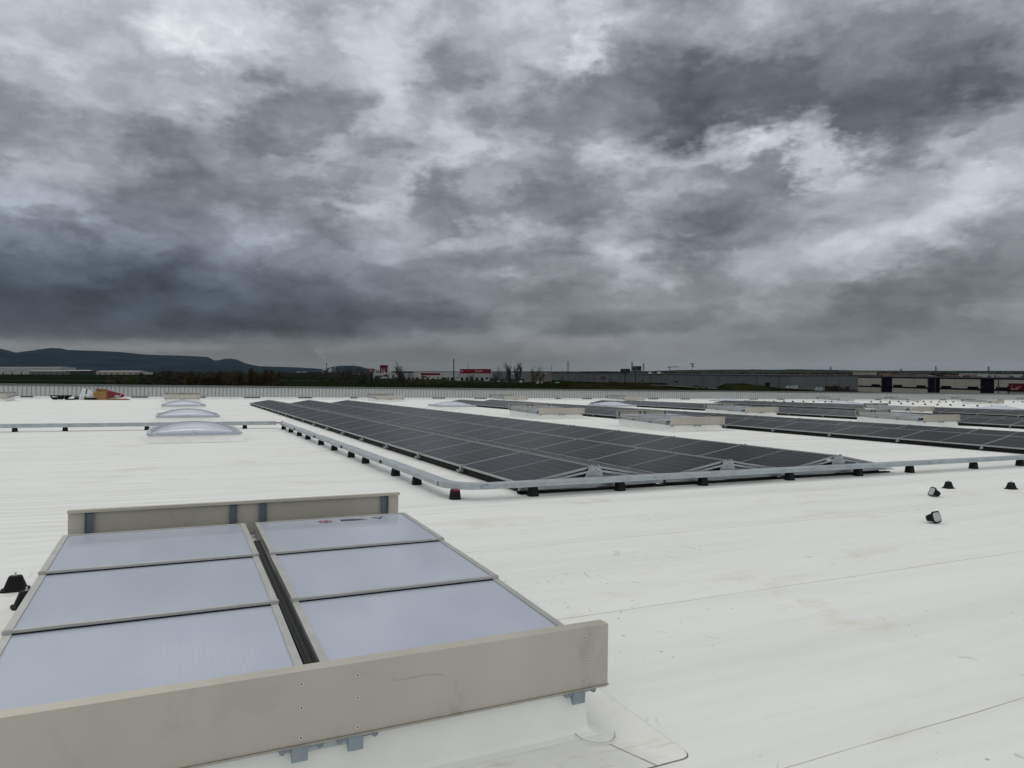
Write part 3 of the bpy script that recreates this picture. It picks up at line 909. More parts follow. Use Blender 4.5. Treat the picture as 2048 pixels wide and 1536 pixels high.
# ------------------------------------------------------------------ rubbish by the parapet
def crumple(o, amt, sc, sub=3):
    m = o.modifiers.new("subdivide", 'SUBSURF'); m.subdivision_type = 'SIMPLE'; m.levels = m.render_levels = sub
    tx = bpy.data.textures.new("crumple", 'CLOUDS'); tx.noise_scale = sc
    d = o.modifiers.new("crumple", 'DISPLACE'); d.texture = tx; d.strength = amt; d.mid_level = .5
sack = thing("sack", "bulging white woven sack with a black strap, left of the cardboard boxes", "sack", on_roof(-5.75, 61.3), None)
mb = MB()
mb.loft([[(-.55, -.45, 0), (.52, -.45, 0), (.55, .4, 0), (-.5, .4, 0)], [(-.52, -.44, .3), (.55, -.42, .35), (.52, .35, .3), (-.45, .35, .3)], [(-.30, -.2, .82), (.0, -.2, .80), (.0, .2, .8), (-.25, .2, .8)]], 0, True, True)
b = mb.build("bag", M['sack'], sack); crumple(b, .12, .25)
mb = MB(); mb._ad([(-.20, -.50, .0), (-.13, -.50, .0), (-.0, -.26, .82), (-.06, -.26, .84), (-.20, -.47, .0), (-.13, -.47, .0), (-.0, -.22, .82), (-.06, -.22, .84)], [(0, 1, 2, 3), (7, 6, 5, 4), (0, 4, 5, 1), (1, 5, 6, 2), (2, 6, 7, 3), (3, 7, 4, 0)])
mb.build("strap", M['black'], sack)
def carton(u, v, w, dx, dy, dz, rz, lab, tiltx=0, m='card'):
    r = thing("cardboard_box", lab, "box", on_roof(u, v, w, rz) @ Matrix.Rotation(tiltx, 4, 'Y'), "cardboard boxes by the parapet")
    mb = MB(); mb.box(-dx / 2, dx / 2, -dy / 2, dy / 2, 0, dz); mb.build("body", M[m], r, None, .012)
    mb = MB(); mb.box(-dx / 2 - .004, dx / 2 + .004, -dy / 2 - .004, -dy / 2, dz * .42, dz * .5); mb.build("tape", M['cardtop'], r)
carton(-4.92, 60.9, 0.001, .80, .7, .33, .05, "lowest cardboard box of the stack by the parapet")
carton(-4.94, 60.9, .332, .82, .68, .27, .02, "middle cardboard box of the stack by the parapet")
carton(-4.86, 60.9, .604, .70, .64, .22, -.03, "topmost damp cardboard box of the stack by the parapet", .10, 'cardtop')
ban = thing("red_carton", "red printed carton leaning beside the stack of cardboard boxes", "carton", on_roof(-4.0, 61.0), None)
mb = MB(); mb._ad([(-.42, -.3, .12), (.62, -.3, .20), (.62, -.3, .42), (-.42, -.3, .72), (-.42, .2, .12), (.62, .2, .20), (.62, .2, .42), (-.42, .2, .72)], [(0, 1, 2, 3), (7, 6, 5, 4), (0, 4, 5, 1), (1, 5, 6, 2), (2, 6, 7, 3), (3, 7, 4, 0)])
b = mb.build("body", M['red'], ban); crumple(b, .05, .2)
mb = MB(); mb.box(-.5, -.43, -.32, .2, 0, .74); mb.build("flap", M['card'], ban)
mb = MB()
for (x, z, w, h) in ((.02, .24, .34, .05), (.05, .31, .26, .035), (.40, .33, .05, .09)):
    mb.box(x, x + w, -.345, -.325, z, z + h)
mb.build("print", M['sack'], ban)
deb = thing("cardboard_scrap", "flattened brown cardboard scraps lying under the red carton", "cardboard", on_roof(-3.85, 60.7), None)
mb = MB(); mb.loft([[(-.6, -.35, 0), (.85, -.3, 0), (.95, .2, 0), (-.5, .3, 0)], [(-.55, -.3, .12), (.6, -.28, .10), (.7, .15, .08), (-.4, .25, .1)]])
b = mb.build("sheet", M['cardtop'], deb); crumple(b, .10, .18)
pile = thing("strap_pile", "tangled pile of black straps and rubber on the roof left of the sack", "pile", on_roof(-7.35, 60.6), None)
rnd = random.Random(5)
for k in range(9):
    mb = MB()
    p = Vector((rnd.uniform(-.5, .3), rnd.uniform(-.3, .3), .05))
    for j in range(7):
        q = p + Vector((rnd.uniform(-.25, .25), rnd.uniform(-.2, .2), rnd.uniform(-.05, .14)))
        q.z = max(.03, min(.30, q.z)); q.x = max(-.62, min(.6, q.x))
        mb.tube(p, q, .045, n=6); p = q
    mb.build("strap", M['black'], pile)
mb = MB(); mb.box(.3, .85, -.12, .1, 0, .09); mb.build("rubber_block", M['black'], pile)
for (u, v, w, lab) in ((-6.4, 61.2, .5, "low black rubber block on the roof left of the sack's foot"), (-5.5, 60.55, .8, "low black rubber block in front of the white sack")):
    mb = MB(); mb.box(-w / 2, w / 2, -.12, .12, 0, .10); mb.box(-w / 2 + .06, w / 2 - .1, -.09, .09, .10, .16)
    o = mb.build("rubber_block", M['black'], None, on_roof(u, v), .01); tag(o, lab, "block")

# ------------------------------------------------------------------ far away: ground, hills, road
def gz(py):
    return F * CAMZ / max(1e-3, (py - 742))
def P(px, z, h=0.0):
    """ground point (plus height h) in the column px at depth z"""
    return Vector(((px - 1024) / F * z, z, h))
def hgt(py, z):
    """height above the ground seen at picture row py at depth z"""
    return CAMZ - (py - 742) * z / F

M['field'] = None
def field_mat():
    m = bpy.data.materials.new("winter_crop")
    m.use_nodes = True
    t = NT(m.node_tree, '2D'); p = m.node_tree.nodes['Principled BSDF']
    o = t.obj()
    big = t.noise(t.scale(o, (1, 2.2, 1)), .0028, 3, .5)
    row = t.noise(t.scale(o, (.25, 1, 1)), .05, 5, .6)
    c = t.ramp(big, (.36, (.009, .0105, .005)), (.42, (.0045, .0115, .002)), (.52, (.0055, .0132, .0025)), (.57, (.013, .0135, .007)), (.61, (.0045, .011, .002)), (.7, (.016, .015, .009)))
    c = t.mixc(t.ramp(row, (.35, (.5, .5, .5, 1)), (.7, G1)), c, t.mixc(1.0, c, (.6, .62, .6, 1), 'MULTIPLY'))
    t.set(p.inputs['Base Color'], c)
    p.inputs['Roughness'].default_value = .95
    p.inputs['Specular IOR Level'].default_value = 0
    return m
M['field'] = field_mat()
M['hill'] = mat("haze_blue_wooded_slope", (.016, .027, .038), .95, 0, 0, .28, .0022)  # blue of the distant haze is put into the slope's base colour
M['hill2'] = mat("low_green_plateau", (.026, .033, .027), .95, 0, 0, .4, .006, 0, 1, (1, 2.5, 1))
M['verge'] = mat("rough_dead_grass", (.017, .0145, .007), .95, 0, 0, .45, .06, .3, 1)
M['verge2'] = mat("rough_green_grass", (.014, .0165, .006), .95, 0, 0, .45, .08, .3, 1)
M['asphalt'] = mat("asphalt", (.060, .060, .058), .85, 0, .3, .12, .2)
M['soil'] = mat("pale_soil", (.15, .135, .10), .95, 0, .1, .2, .02)
def fm(name, c, rough=.6, var=.1, vs=.12, metal=0.0):
    M[name] = mat(name, c, rough, metal, .12, var, vs)
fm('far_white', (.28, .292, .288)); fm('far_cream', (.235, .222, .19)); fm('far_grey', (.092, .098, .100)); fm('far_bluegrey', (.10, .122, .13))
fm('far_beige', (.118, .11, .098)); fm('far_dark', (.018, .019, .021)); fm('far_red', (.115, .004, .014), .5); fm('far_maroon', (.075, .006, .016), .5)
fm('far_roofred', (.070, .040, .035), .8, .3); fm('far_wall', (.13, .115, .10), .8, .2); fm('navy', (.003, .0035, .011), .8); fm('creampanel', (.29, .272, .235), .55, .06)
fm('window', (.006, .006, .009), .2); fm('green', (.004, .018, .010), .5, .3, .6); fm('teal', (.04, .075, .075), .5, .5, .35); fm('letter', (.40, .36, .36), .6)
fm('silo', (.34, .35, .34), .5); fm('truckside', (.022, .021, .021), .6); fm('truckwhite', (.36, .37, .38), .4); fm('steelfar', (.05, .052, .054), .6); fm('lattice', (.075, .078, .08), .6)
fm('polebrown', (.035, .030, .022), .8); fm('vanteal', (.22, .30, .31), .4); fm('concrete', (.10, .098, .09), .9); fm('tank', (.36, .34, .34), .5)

mb = MB()
n = 40
for a, b in ((60, 800), (800, 3000), (3000, 9000), (9000, 30000)):
    mb.quad([(-b * 1.6, a, 0), (b * 1.6, a, 0), (b * 1.6, b, 0), (-b * 1.6, b, 0)])
ground = mb.build("ground", M['field']); tag(ground, kind='structure')
mb = MB(); mb.quad([(-2500, -2500, -.2), (2500, -2500, -.2), (2500, 60, -.2), (-2500, 60, -.2)]); o = mb.build("ground", M['field']); tag(o, kind='structure')

def ridge(name, pts, zc, zf, zback, m, rough, seed, kind=None, sub=10, rows=14):
    """hill: crest through picture points at depth zc, foot at depth zf"""
    ps = []
    for (a, b) in zip(pts[:-1], pts[1:]):
        for k in range(sub):
            f = k / sub
            ps.append((a[0] + (b[0] - a[0]) * f, a[1] + (b[1] - a[1]) * f))
    ps.append(pts[-1])
    loops = []
    for r in range(rows + 1):
        f = r / rows
        row = []
        for i, (px, py) in enumerate(ps):
            hc = max(0.5, hgt(py, zc))
            x = (px - 1024) / F * zc
            z = zf + (zc - zf) * f
            e = f ** 1.15
            nz = mnoise.fractal(Vector((x * .0016 + seed, z * .0016, 0)), 1.0, 2.0, 5)
            nz2 = mnoise.fractal(Vector((x * .012 + seed, z * .004, 3)), 1.0, 2.0, 4)
            h = hc * e * (1 + (.20 * nz if r < rows else 0)) + (rough * nz2 * (.3 if r == rows else 1) if r else -2)
            row.append((x * (z / zc) if r < rows else x, z, h))
        loops.append(row)
    loops.append([(p[0] * 1.1, zback, -5) for p in loops[-1]])
    mb = MB()
    mb.loft(loops, 0, False, True, False)
    o = mb.build(name, m)
    tag(o, kind='structure')
    return o
ridge("hills", [(-260, 694), (-120, 687), (-50, 690), (0, 697), (18, 701), (32, 705), (48, 703), (80, 699.5), (140, 700), (200, 702), (240, 704), (290, 709), (330, 710.5), (360, 711), (400, 713), (416, 714), (430, 721), (440, 720), (450, 717.5), (462, 717), (475, 719.5), (490, 726), (505, 730), (520, 732.5), (560, 733.5), (600, 735), (640, 737.5), (665, 740), (690, 743)], 6500, 3800, 7600, M['hill'], 2.0, 1.3)
ridge("hills", [(636, 741), (650, 738), (664, 734), (680, 731.5), (700, 731), (720, 733), (736, 737), (760, 741), (775, 744)], 5200, 4300, 5600, M['hill'], 1.5, 5.1, None, 8, 8)
ridge("hills", [(1060, 745), (1180, 743.5), (1300, 742), (1360, 740), (1420, 739.3), (1500, 739), (1560, 739.5), (1600, 738.6), (1660, 739.5), (1720, 741), (1900, 741.5), (2050, 741.6), (2200, 742), (2500, 742)], 3600, 1250, 4600, M['hill2'], 1.6, 9.7, None, 12, 16)

# road bank on the right, with the road on top
def strip(name, pts, w, m, kind='structure', dz=0.0):
    mb = MB()
    L = []; R = []
    for i, p in enumerate(pts):
        a = pts[max(0, i - 1)]; b = pts[min(len(pts) - 1, i + 1)]
        d = (Vector(b) - Vector(a)); d.z = 0; d.normalize(); n = Vector((-d.y, d.x, 0)) * w / 2
        L.append(Vector(p) + n + Vector((0, 0, dz))); R.append(Vector(p) - n + Vector((0, 0, dz)))
    for i in range(len(pts) - 1):
        mb.quad([R[i], R[i + 1], L[i + 1], L[i]])
    o = mb.build(name, m); tag(o, kind=kind); return o
def mound(name, rows, m, seed):
    """rows: list of (depth, [(px, py)...]) lofted front to back"""
    loops = []
    for (z, pts) in rows:
        row = []
        for k in range(len(pts) - 1):
            for j in range(8):
                f = j / 8
                px = pts[k][0] + (pts[k + 1][0] - pts[k][0]) * f; py = pts[k][1] + (pts[k + 1][1] - pts[k][1]) * f
                h = hgt(py, z) + .25 * mnoise.noise(Vector((px * .3 + seed, z * .1, 0)))
                row.append(((px - 1024) / F * z, z, max(-.6, h)))
        row.append(((pts[-1][0] - 1024) / F * z, z, max(-.6, hgt(pts[-1][1], z))))
        loops.append(row)
    mb = MB(); mb.loft(loops, 0, False, True, False)
    o = mb.build(name, m); tag(o, kind='structure'); return o
mound("terrain_bank", [(360, [(1070, 792), (1200, 790), (1300, 790), (1400, 791)]), (430, [(1090, 783), (1150, 776), (1200, 774), (1300, 777), (1400, 783)]), (520, [(1105, 776), (1150, 770), (1200, 767.5), (1290, 768.5), (1380, 774)]), (600, [(1120, 768), (1160, 766), (1200, 765), (1290, 765), (1380, 768)]), (640, [(1120, 772), (1200, 771), (1300, 771), (1380, 772)])], M['verge'], 1)
mound("terrain_bank", [(330, [(1410, 795), (1460, 792), (1520, 792), (1600, 794)]), (380, [(1425, 783), (1450, 768), (1490, 768), (1540, 778), (1600, 789)]), (430, [(1432, 776), (1450, 767), (1490, 766.5), (1530, 772), (1580, 780)]), (480, [(1440, 772), (1480, 770), (1560, 776), (1590, 778)])], M['verge2'], 4)
mound("terrain_bank", [(300, [(1500, 800), (1600, 799), (1690, 800)]), (345, [(1500, 786), (1560, 784), (1640, 785), (1690, 787)]), (470, [(1500, 773), (1560, 776), (1600, 777), (1690, 778)]), (520, [(1500, 772), (1600, 774), (1690, 775)])], M['verge'], 8)
road_pts = [Vector(((px - 1024) / F * z, z, hgt(py, z))) for px, py, z in ((1120, 763.5, 780), (1220, 763, 730), (1290, 762.5, 690), (1360, 764, 640), (1420, 767, 590), (1470, 771, 540), (1560, 777, 470), (1640, 781, 430))]
strip("road", road_pts, 11, M['asphalt'])
strip("road", [Vector(((px - 1024) / F * z, z, hgt(py, z))) for px, py, z in ((1250, 767.5, 560), (1330, 771, 500), (1420, 776, 450), (1500, 782, 410))], 7, M['asphalt'])
strip("road", [P(-100, 900, .1), P(820, 900, .1), P(1060, 760, .1)], 9, M['asphalt'])
strip("path", [P(560, 2300, .3), P(625, 2250, .3)], 60, M['soil'])

def bx(m4=None):
    return MB()
def wbox(mb, px0, px1, ytop, z, depth, mi=0, base=0.0, top=None):
    x0, x1 = (px0 - 1024) / F * z, (px1 - 1024) / F * z
    mb.box(x0, x1, z, z + depth, base, hgt(ytop, z) if top is None else top, mi)
    return x0, x1
def org(px, z):
    return Matrix.Translation(P(px, z))
def building(name, lab, px0, px1, ytop, z, depth, m, roofm=None, roofh=0.0, extra=None, cat="building", group=None):
    pc = (px0 + px1) / 2
    r = thing(name, lab, cat, org(pc, z), group)
    w = (px1 - px0) / F * z / 2
    h = hgt(ytop, z)
    mb = MB(); mb.box(-w, w, 0, depth, 0, h - roofh); mb.build("wall", M[m], r)
    mb = MB()
    rh = max(roofh, .6)
    if roofh > 0:
        mb.prism([(-.6, h - roofh), (depth + .6, h - roofh), (depth + .6, h - roofh + .3), (depth / 2, h), (-.6, h - roofh + .3)], 'x', -w - .4, w + .4)
    else:
        mb.box(-w - .15, w + .15, -.15, depth + .15, h, h + .45)
    mb.build("roof", M[roofm or m], r)
    if extra: extra(r, w, h, depth)
    return r
def doors(n, wd, hd, m='window', y=0.0):
    def f(r, w, h, depth):
        for i in range(n):
            x = -w + (i + .6) * 2 * w / n
            mb = MB(); mb.box(x - wd / 2, x + wd / 2, -.12, .0, y, y + hd); mb.build("door" if y == 0 else "window", M[m], r)
    return f
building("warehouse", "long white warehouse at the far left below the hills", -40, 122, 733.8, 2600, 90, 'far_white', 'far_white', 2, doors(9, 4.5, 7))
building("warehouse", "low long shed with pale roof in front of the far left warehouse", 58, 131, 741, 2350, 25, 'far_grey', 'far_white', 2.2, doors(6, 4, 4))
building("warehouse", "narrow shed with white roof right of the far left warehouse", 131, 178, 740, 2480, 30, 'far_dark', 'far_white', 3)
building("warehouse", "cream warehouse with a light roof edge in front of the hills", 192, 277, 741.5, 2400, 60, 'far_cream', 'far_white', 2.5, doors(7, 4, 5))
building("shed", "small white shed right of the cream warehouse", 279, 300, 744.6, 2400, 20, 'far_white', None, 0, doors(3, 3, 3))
building("house", "pale house beyond the brown trees at left", 590, 612, 743.3, 2300, 18, 'far_cream', 'far_grey', 3, doors(4, 2, 3, 'window', 3))
# factory with a smoking stack
fa = thing("factory", "distant factory with a thin smoking chimney and white silos", "factory", org(655, 3000))
def fx(px): return (px - 655) / F * 3000
def fh(py): return hgt(py, 3000)
mb = MB(); mb.tube((fx(653), 0, 0), (fx(653), 0, fh(727.5)), 1.7, 1.1, 10); mb.build("chimney", M['far_grey'], fa)
mb = MB(); mb.tube((fx(653), 0, fh(730)), (fx(653), 0, fh(727)), 2.4, 2.4, 10); mb.build("chimney_cap", M['far_dark'], fa)
for a, b, y in ((644.5, 647.5, 738), (648, 651, 738.5), (656, 658.3, 738), (659, 662, 736.3)):
    mb = MB(); mb.tube((fx((a + b) / 2), 10, 0), (fx((a + b) / 2), 10, fh(y)), (b - a) / 2 / F * 3000, None, 12); mb.build("silo", M['silo'], fa)
mb = MB(); mb.box(fx(647.5), fx(652), -6, 8, 0, fh(740.5)); mb.build("tower", M['far_dark'], fa)
mb = MB(); mb.box(fx(640), fx(676), 12, 40, 0, fh(744.5)); mb.build("hall", M['far_grey'], fa)
mb = MB(); mb.tube((fx(664), 5, fh(741)), (fx(671.5), 5, fh(732)), 2.2, None, 6); mb.build("conveyor", M['silo'], fa)
mb = MB(); mb.box(fx(667), fx(670), 0, 12, 0, fh(736)); mb.box(fx(668), fx(669.4), 0, 5, fh(736), fh(731.5)); mb.build("elevator_tower", M['far_grey'], fa)
# red and white mill
ml = thing("factory", "factory with a tall dark red block and white silos", "factory", org(765, 1150))
def mx(px): return (px - 765) / F * 1150
def mh(py): return hgt(py, 1150)
mb = MB(); mb.box(mx(760), mx(773), 0, 16, 0, mh(730.2)); mb.build("tower", M['far_maroon'], ml)
for k in (763.3, 766.5, 769.7):
    mb = MB(); mb.box(mx(k) - .45, mx(k) + .45, -.2, 0, mh(741), mh(737)); mb.build("window", M['far_white'], ml)
for k in (775.2, 779):
    mb = MB(); mb.tube((mx(k), 5, 0), (mx(k), 5, mh(734 if k < 777 else 733.3)), 1.6, None, 12); mb.build("silo", M['silo'], ml)
mb = MB(); mb.box(mx(748), mx(786), -8, 14, 0, mh(745.5)); mb.build("hall", M['far_white'], ml)
mb = MB()
for k in range(5):
    x0 = mx(749 + k * 4.6); x1 = mx(749 + k * 4.6 + 4.6)
    mb.prism([(x0, mh(745.6)), (x1, mh(745.6)), (x0 + (x1 - x0) * .35, mh(741.3))], 'y', -7.9, 13)
mb.build("sawtooth_roof", M['far_white'], ml)
mb = MB(); mb.box(mx(753), mx(768.5), -8.3, -8.0, mh(744.8), mh(743)); mb.build("fascia", M['far_maroon'], ml)
mb = MB(); mb.box(mx(768), mx(775), -8.2, -8.0, mh(753), mh(750)); mb.build("gate", M['far_dark'], ml)
# red roadside sign
sg = thing("billboard", "small dark red sign left of the tall dark red block", "billboard", org(742, 1000))
def sx_(px, z, c): return (px - c) / F * z
mb = MB(); mb.box(sx_(735.3, 1000, 742), sx_(748.7, 1000, 742), -.3, .3, hgt(743.7, 1000), hgt(737.3, 1000)); mb.build("board", M['far_maroon'], sg)
mb = MB()
for q, (a, b) in enumerate(((738, 746.5), (738.6, 745.5))):
    mb.box(sx_(a, 1000, 742), sx_(b, 1000, 742), -.36, -.3, hgt(740.4 + 1.6 * q, 1000), hgt(739.7 + 1.6 * q, 1000))
mb.build("lettering", M['letter'], sg)
for px in (737.5, 746.5):
    mb = MB(); mb.box(sx_(px, 1000, 742) - .25, sx_(px, 1000, 742) + .25, -.2, .2, 0, hgt(743.7, 1000)); mb.build("post", M['far_grey'], sg)
def redband(a0, a1, b0, b1):
    def f(r, w, h, depth):
        mb = MB(); mb.box(-w + 2 * w * a0, -w + 2 * w * a1, -.2, 0, h - b1, h - b0); mb.build("fascia", M['far_red'], r)
        doors(8, 3, 3)(r, w, h, depth)
    return f
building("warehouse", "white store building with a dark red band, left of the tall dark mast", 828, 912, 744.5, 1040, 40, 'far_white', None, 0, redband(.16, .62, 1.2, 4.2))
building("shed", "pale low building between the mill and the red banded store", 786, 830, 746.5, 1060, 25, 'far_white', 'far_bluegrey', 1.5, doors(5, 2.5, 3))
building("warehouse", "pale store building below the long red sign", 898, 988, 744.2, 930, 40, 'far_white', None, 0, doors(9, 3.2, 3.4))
rs = thing("sign", "long red shop sign with white lettering above a pale store", "sign", org(951, 905))
mb = MB(); mb.box(sx_(920, 905, 951), sx_(982, 905, 951), 0, 1.0, hgt(747, 905), hgt(738, 905)); mb.build("board", M['far_red'], rs)
def text(body, size, parent, loc, m, name="lettering"):
    cu = bpy.data.curves.new(name, 'FONT'); cu.body = body; cu.size = size; cu.extrude = .02; cu.align_x = 'LEFT'
    o = bpy.data.objects.new(name, cu); COL.objects.link(o); cu.materials.append(m)
    bpy.context.view_layer.update()
    me = bpy.data.meshes.new_from_object(o.evaluated_get(bpy.context.evaluated_depsgraph_get()))
    bpy.data.objects.remove(o)
    o = bpy.data.objects.new(name, me); COL.objects.link(o)
    o.parent = parent; o.matrix_local = Matrix.Translation(loc) @ Matrix.Rotation(PI / 2, 4, 'X')
    return o
text("Ila", 3.6, rs, (sx_(921.3, 905, 951), -.06, hgt(743.4, 905)), M['letter'])
text("Elados", 3.3, rs, (sx_(951, 905, 951), -.06, hgt(743.7, 905)), M['letter'])
for px in (918.5, 935.5, 981):
    mb = MB(); mb.box(sx_(px, 905, 951) - .3, sx_(px, 905, 951) + .3, .3, .9, 0, hgt(747, 905)); mb.build("post", M['steelfar'], rs)
def glz(r, w, h, depth):
    for i in range(6):
        mb = MB(); mb.box(-w + 2 * w * (i + .1) / 6, -w + 2 * w * (i + .9) / 6, -.15, 0, 2.6, h - 1.2); mb.build("window", M['far_bluegrey'], r)
    mb = MB(); mb.box(.62 * w, .98 * w, -.2, 0, 0, 2.8); mb.build("gate", M['far_dark'], r)
    mb = MB(); mb.box(.18 * w, .53 * w, -.3, 0, h - 3.4, h - 1.3); mb.build("sign_panel", M['far_white'], r)
    mb = MB(); mb.box(-w, .6 * w, -.12, 0, 0, 1.9); mb.build("plinth", M['far_dark'], r)
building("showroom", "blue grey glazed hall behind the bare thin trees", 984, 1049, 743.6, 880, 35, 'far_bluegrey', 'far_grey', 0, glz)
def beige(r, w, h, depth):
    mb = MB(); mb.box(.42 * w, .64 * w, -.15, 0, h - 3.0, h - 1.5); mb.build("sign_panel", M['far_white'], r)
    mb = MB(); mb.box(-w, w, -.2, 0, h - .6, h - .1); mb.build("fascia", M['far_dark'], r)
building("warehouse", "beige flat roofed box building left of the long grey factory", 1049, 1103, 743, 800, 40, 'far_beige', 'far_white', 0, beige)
# long grey factory, receding to the left
fl_a, fl_b = P(1100, 960), P(1581, 430)
dvec = (fl_b - fl_a); Lf = dvec.length; ang = math.atan2(dvec.y, dvec.x)
gf = thing("factory", "very long plain grey factory behind the road on the right", "factory", Matrix.Translation(fl_a) @ Matrix.Rotation(ang, 4, 'Z'))
Hf = 8.9
mb = MB(); mb.box(0, Lf, 0, 60, 0, Hf); mb.build("wall", M['far_grey'], gf)
mb = MB(); mb.box(-.2, Lf + .2, -.2, 60.2, Hf, Hf + .5); mb.build("roof", M['far_dark'], gf)
rnd = random.Random(11)
for i in range(22):
    x = Lf * (i + .5) / 22
    mb = MB(); mb.box(x, x + .35, -.18, 0, 0, Hf - .1); mb.build("downpipe", M['steelfar'], gf)
for x, w_, h_ in ((.10, 6, 2.2), (.2, 3, 2.0), (.33, 3, 2.0), (.42, 4, 1.8), (.58, 3, 2.0), (.71, 4, 2.0), (.95, 5, 4.6)):
    mb = MB(); mb.box(Lf * x, Lf * x + w_, -.15, 0, 0 if h_ > 3 else 2.6, h_ if h_ > 3 else 2.6 + h_ * .6); mb.build("gate" if h_ > 3 else "window", M['window'], gf)
mb = MB(); mb.box(Lf * .375, Lf * .405, -.4, 0, 3.4, 6.2); mb.build("canopy", M['far_roofred'], gf)
for (a, h) in ((.14, 2.2), (.20, 1.5), (.25, 2.4), (.3, 1.8)):
    mb = MB(); mb.box(Lf * a, Lf * a + 14, 20, 30, Hf + .5, Hf + .5 + h); mb.build("roof_unit", M['far_dark'], gf)
for px in (1300, 1318):
    tk = thing("tank", ("round white storage tank behind the truck's cab" if px == 1300 else "pale storage tank behind the rear of the truck"), "tank", org(px, 1050))
    mb = MB(); mb.tube((0, 0, 0), (0, 0, hgt(745.5, 1050)), 3.0, None, 14); mb.build("shell", M['tank'], tk)
    mb = MB(); mb.tube((0, 0, hgt(745.5, 1050)), (0, 0, hgt(743.3, 1050)), 3.0, .6, 14); mb.build("lid", M['tank'], tk)
# cream and navy building on the right
pa_, pb_ = P(1716, 226), P(2120, 163)
dv = pb_ - pa_; Lb = dv.length; angb = math.atan2(dv.y, dv.x)
nb = thing("commercial_building", "long two storey building with cream panels and navy blue bays", "building", Matrix.Translation(pa_) @ Matrix.Rotation(angb, 4, 'Z'))
def tx(px):
    # distance along the facade where it crosses picture column px
    k = (px - 1024) / F
    return (k * pa_.y - pa_.x) / (dv.x - k * dv.y) * Lb
Hb = 10.2
mb = MB(); mb.box(0, Lb, .35, 26, 0, Hb - .25); mb.build("wall", M['navy'], nb)
mb = MB(); mb.box(-.2, Lb, -.05, 26.2, Hb - .25, Hb); mb.build("roof_edge", M['navy'], nb)
def panel(px0, px1, z0, z1, m='creampanel', nm="cladding_panel", y0=0.0, y1=.35):
    mb = MB(); mb.box(tx(px0), tx(px1), y0, y1, z0, z1); return mb.build(nm, M[m], nb)
ups = [(1716.5, 1724), (1724.5, 1741), (1741.5, 1762), (1784.5, 1828), (1828.7, 1854.5), (1880, 1911.5), (1912, 1931.3), (1931.8, 1960), (1988.5, 1997.3), (1997.7, 2018.7), (2018.7, 2120)]
for i, (a, b) in enumerate(ups):
    panel(a, b, 8.15, 9.85, 'creampanel'); 
    panel(a, b, 7.45, 8.15, 'creampanel')
    panel(a, b, 5.55, 7.0, 'creampanel')
for (a, b) in ((1743.5, 1760), (1787, 1804.5), (1833, 1852), (1882.5, 1903), (1935.5, 1957), (1992, 2015.5)):
    mb = MB(); mb.box(tx(a), tx(b), -.06, .0, 7.30, 7.98); mb.build("window", M['window'], nb)
mb = MB(); mb.box(tx(1716.5), tx(2120), -.02, .3, 7.02, 7.28); mb.build("string_course", M['navy'], nb)
for px in (1764.5, 1871.5, 1997.5):
    mb = MB(); mb.box(tx(px), tx(px) + .12, -.25, -.13, 0, 9.9); mb.build("downpipe", M['steelfar'], nb)
for a, b in ((1764, 1783), (1857, 1878), (1962, 1986)):
    mb = MB(); mb.box(tx(a), tx(b), .10, .35, 4.5, 9.9); mb.build("navy_bay", M['navy'], nb)
bs = thing("sign", "dark red billboard with pale lettering fixed to the cream building at the right edge", "sign", Matrix.Translation(pa_) @ Matrix.Rotation(angb, 4, 'Z'))
x0 = tx(2021); x1 = tx(2075)
mb = MB(); mb.box(x0, x1, -.55, -.35, 7.35, 9.0); mb.build("board", M['far_maroon'], bs)
rnd = random.Random(4)
mb = MB()
for k in range(14):
    a = x0 + .2 + rnd.random() * (x1 - x0 - 1); z = 7.5 + rnd.choice((0, .35, .7, 1.05)); mb.box(a, a + rnd.uniform(.3, 1.1), -.58, -.55, z, z + rnd.uniform(.08, .22))
mb.build("lettering", M['letter'], bs)
mb = MB(); mb.box(x0 - .35, x0 - .1, -.5, -.3, 4.5, 8.4); mb.build("post", M['navy'], bs)
building("shed", "low pale green roofed shed left of the cream and navy building", 1640, 1716, 759.3, 520, 25, 'far_grey', 'far_white', 1.4, doors(6, 2.5, 2.2))
building("shed", "low dark shed with a light roof line right of the grey factory", 1586, 1634, 756.5, 640, 20, 'far_dark', 'far_beige', .8)
building("hall", "small gabled white hall peeping over the left part of the cream building", 1742, 1753, 744.3, 560, 30, 'far_cream', None, 0, None)
building("hall", "wide gabled pale hall behind the cream building", 1832, 1856.5, 749, 460, 30, 'far_beige', None, 0, None)
for nm, px0, px1, yb, yt, z in (("hall", 1832, 1856.5, 749.4, 746, 459),):
    pass
building("hall", "smaller grey hall beside the wide gabled hall", 1858, 1872, 750, 470, 25, 'far_grey', 'far_beige', 1.0)
building("warehouse", "white warehouse over the navy bay on the far right", 1956, 1976, 748.2, 700, 30, 'far_white', None, 0)
building("warehouse", "pale long warehouse beyond the navy bay at far right", 1981, 2006, 749, 800, 30, 'far_white', 'far_grey', 0)
building("warehouse", "white warehouse near the right edge of the photo", 2023, 2046, 749.3, 760, 30, 'far_white', 'far_cream', 0)
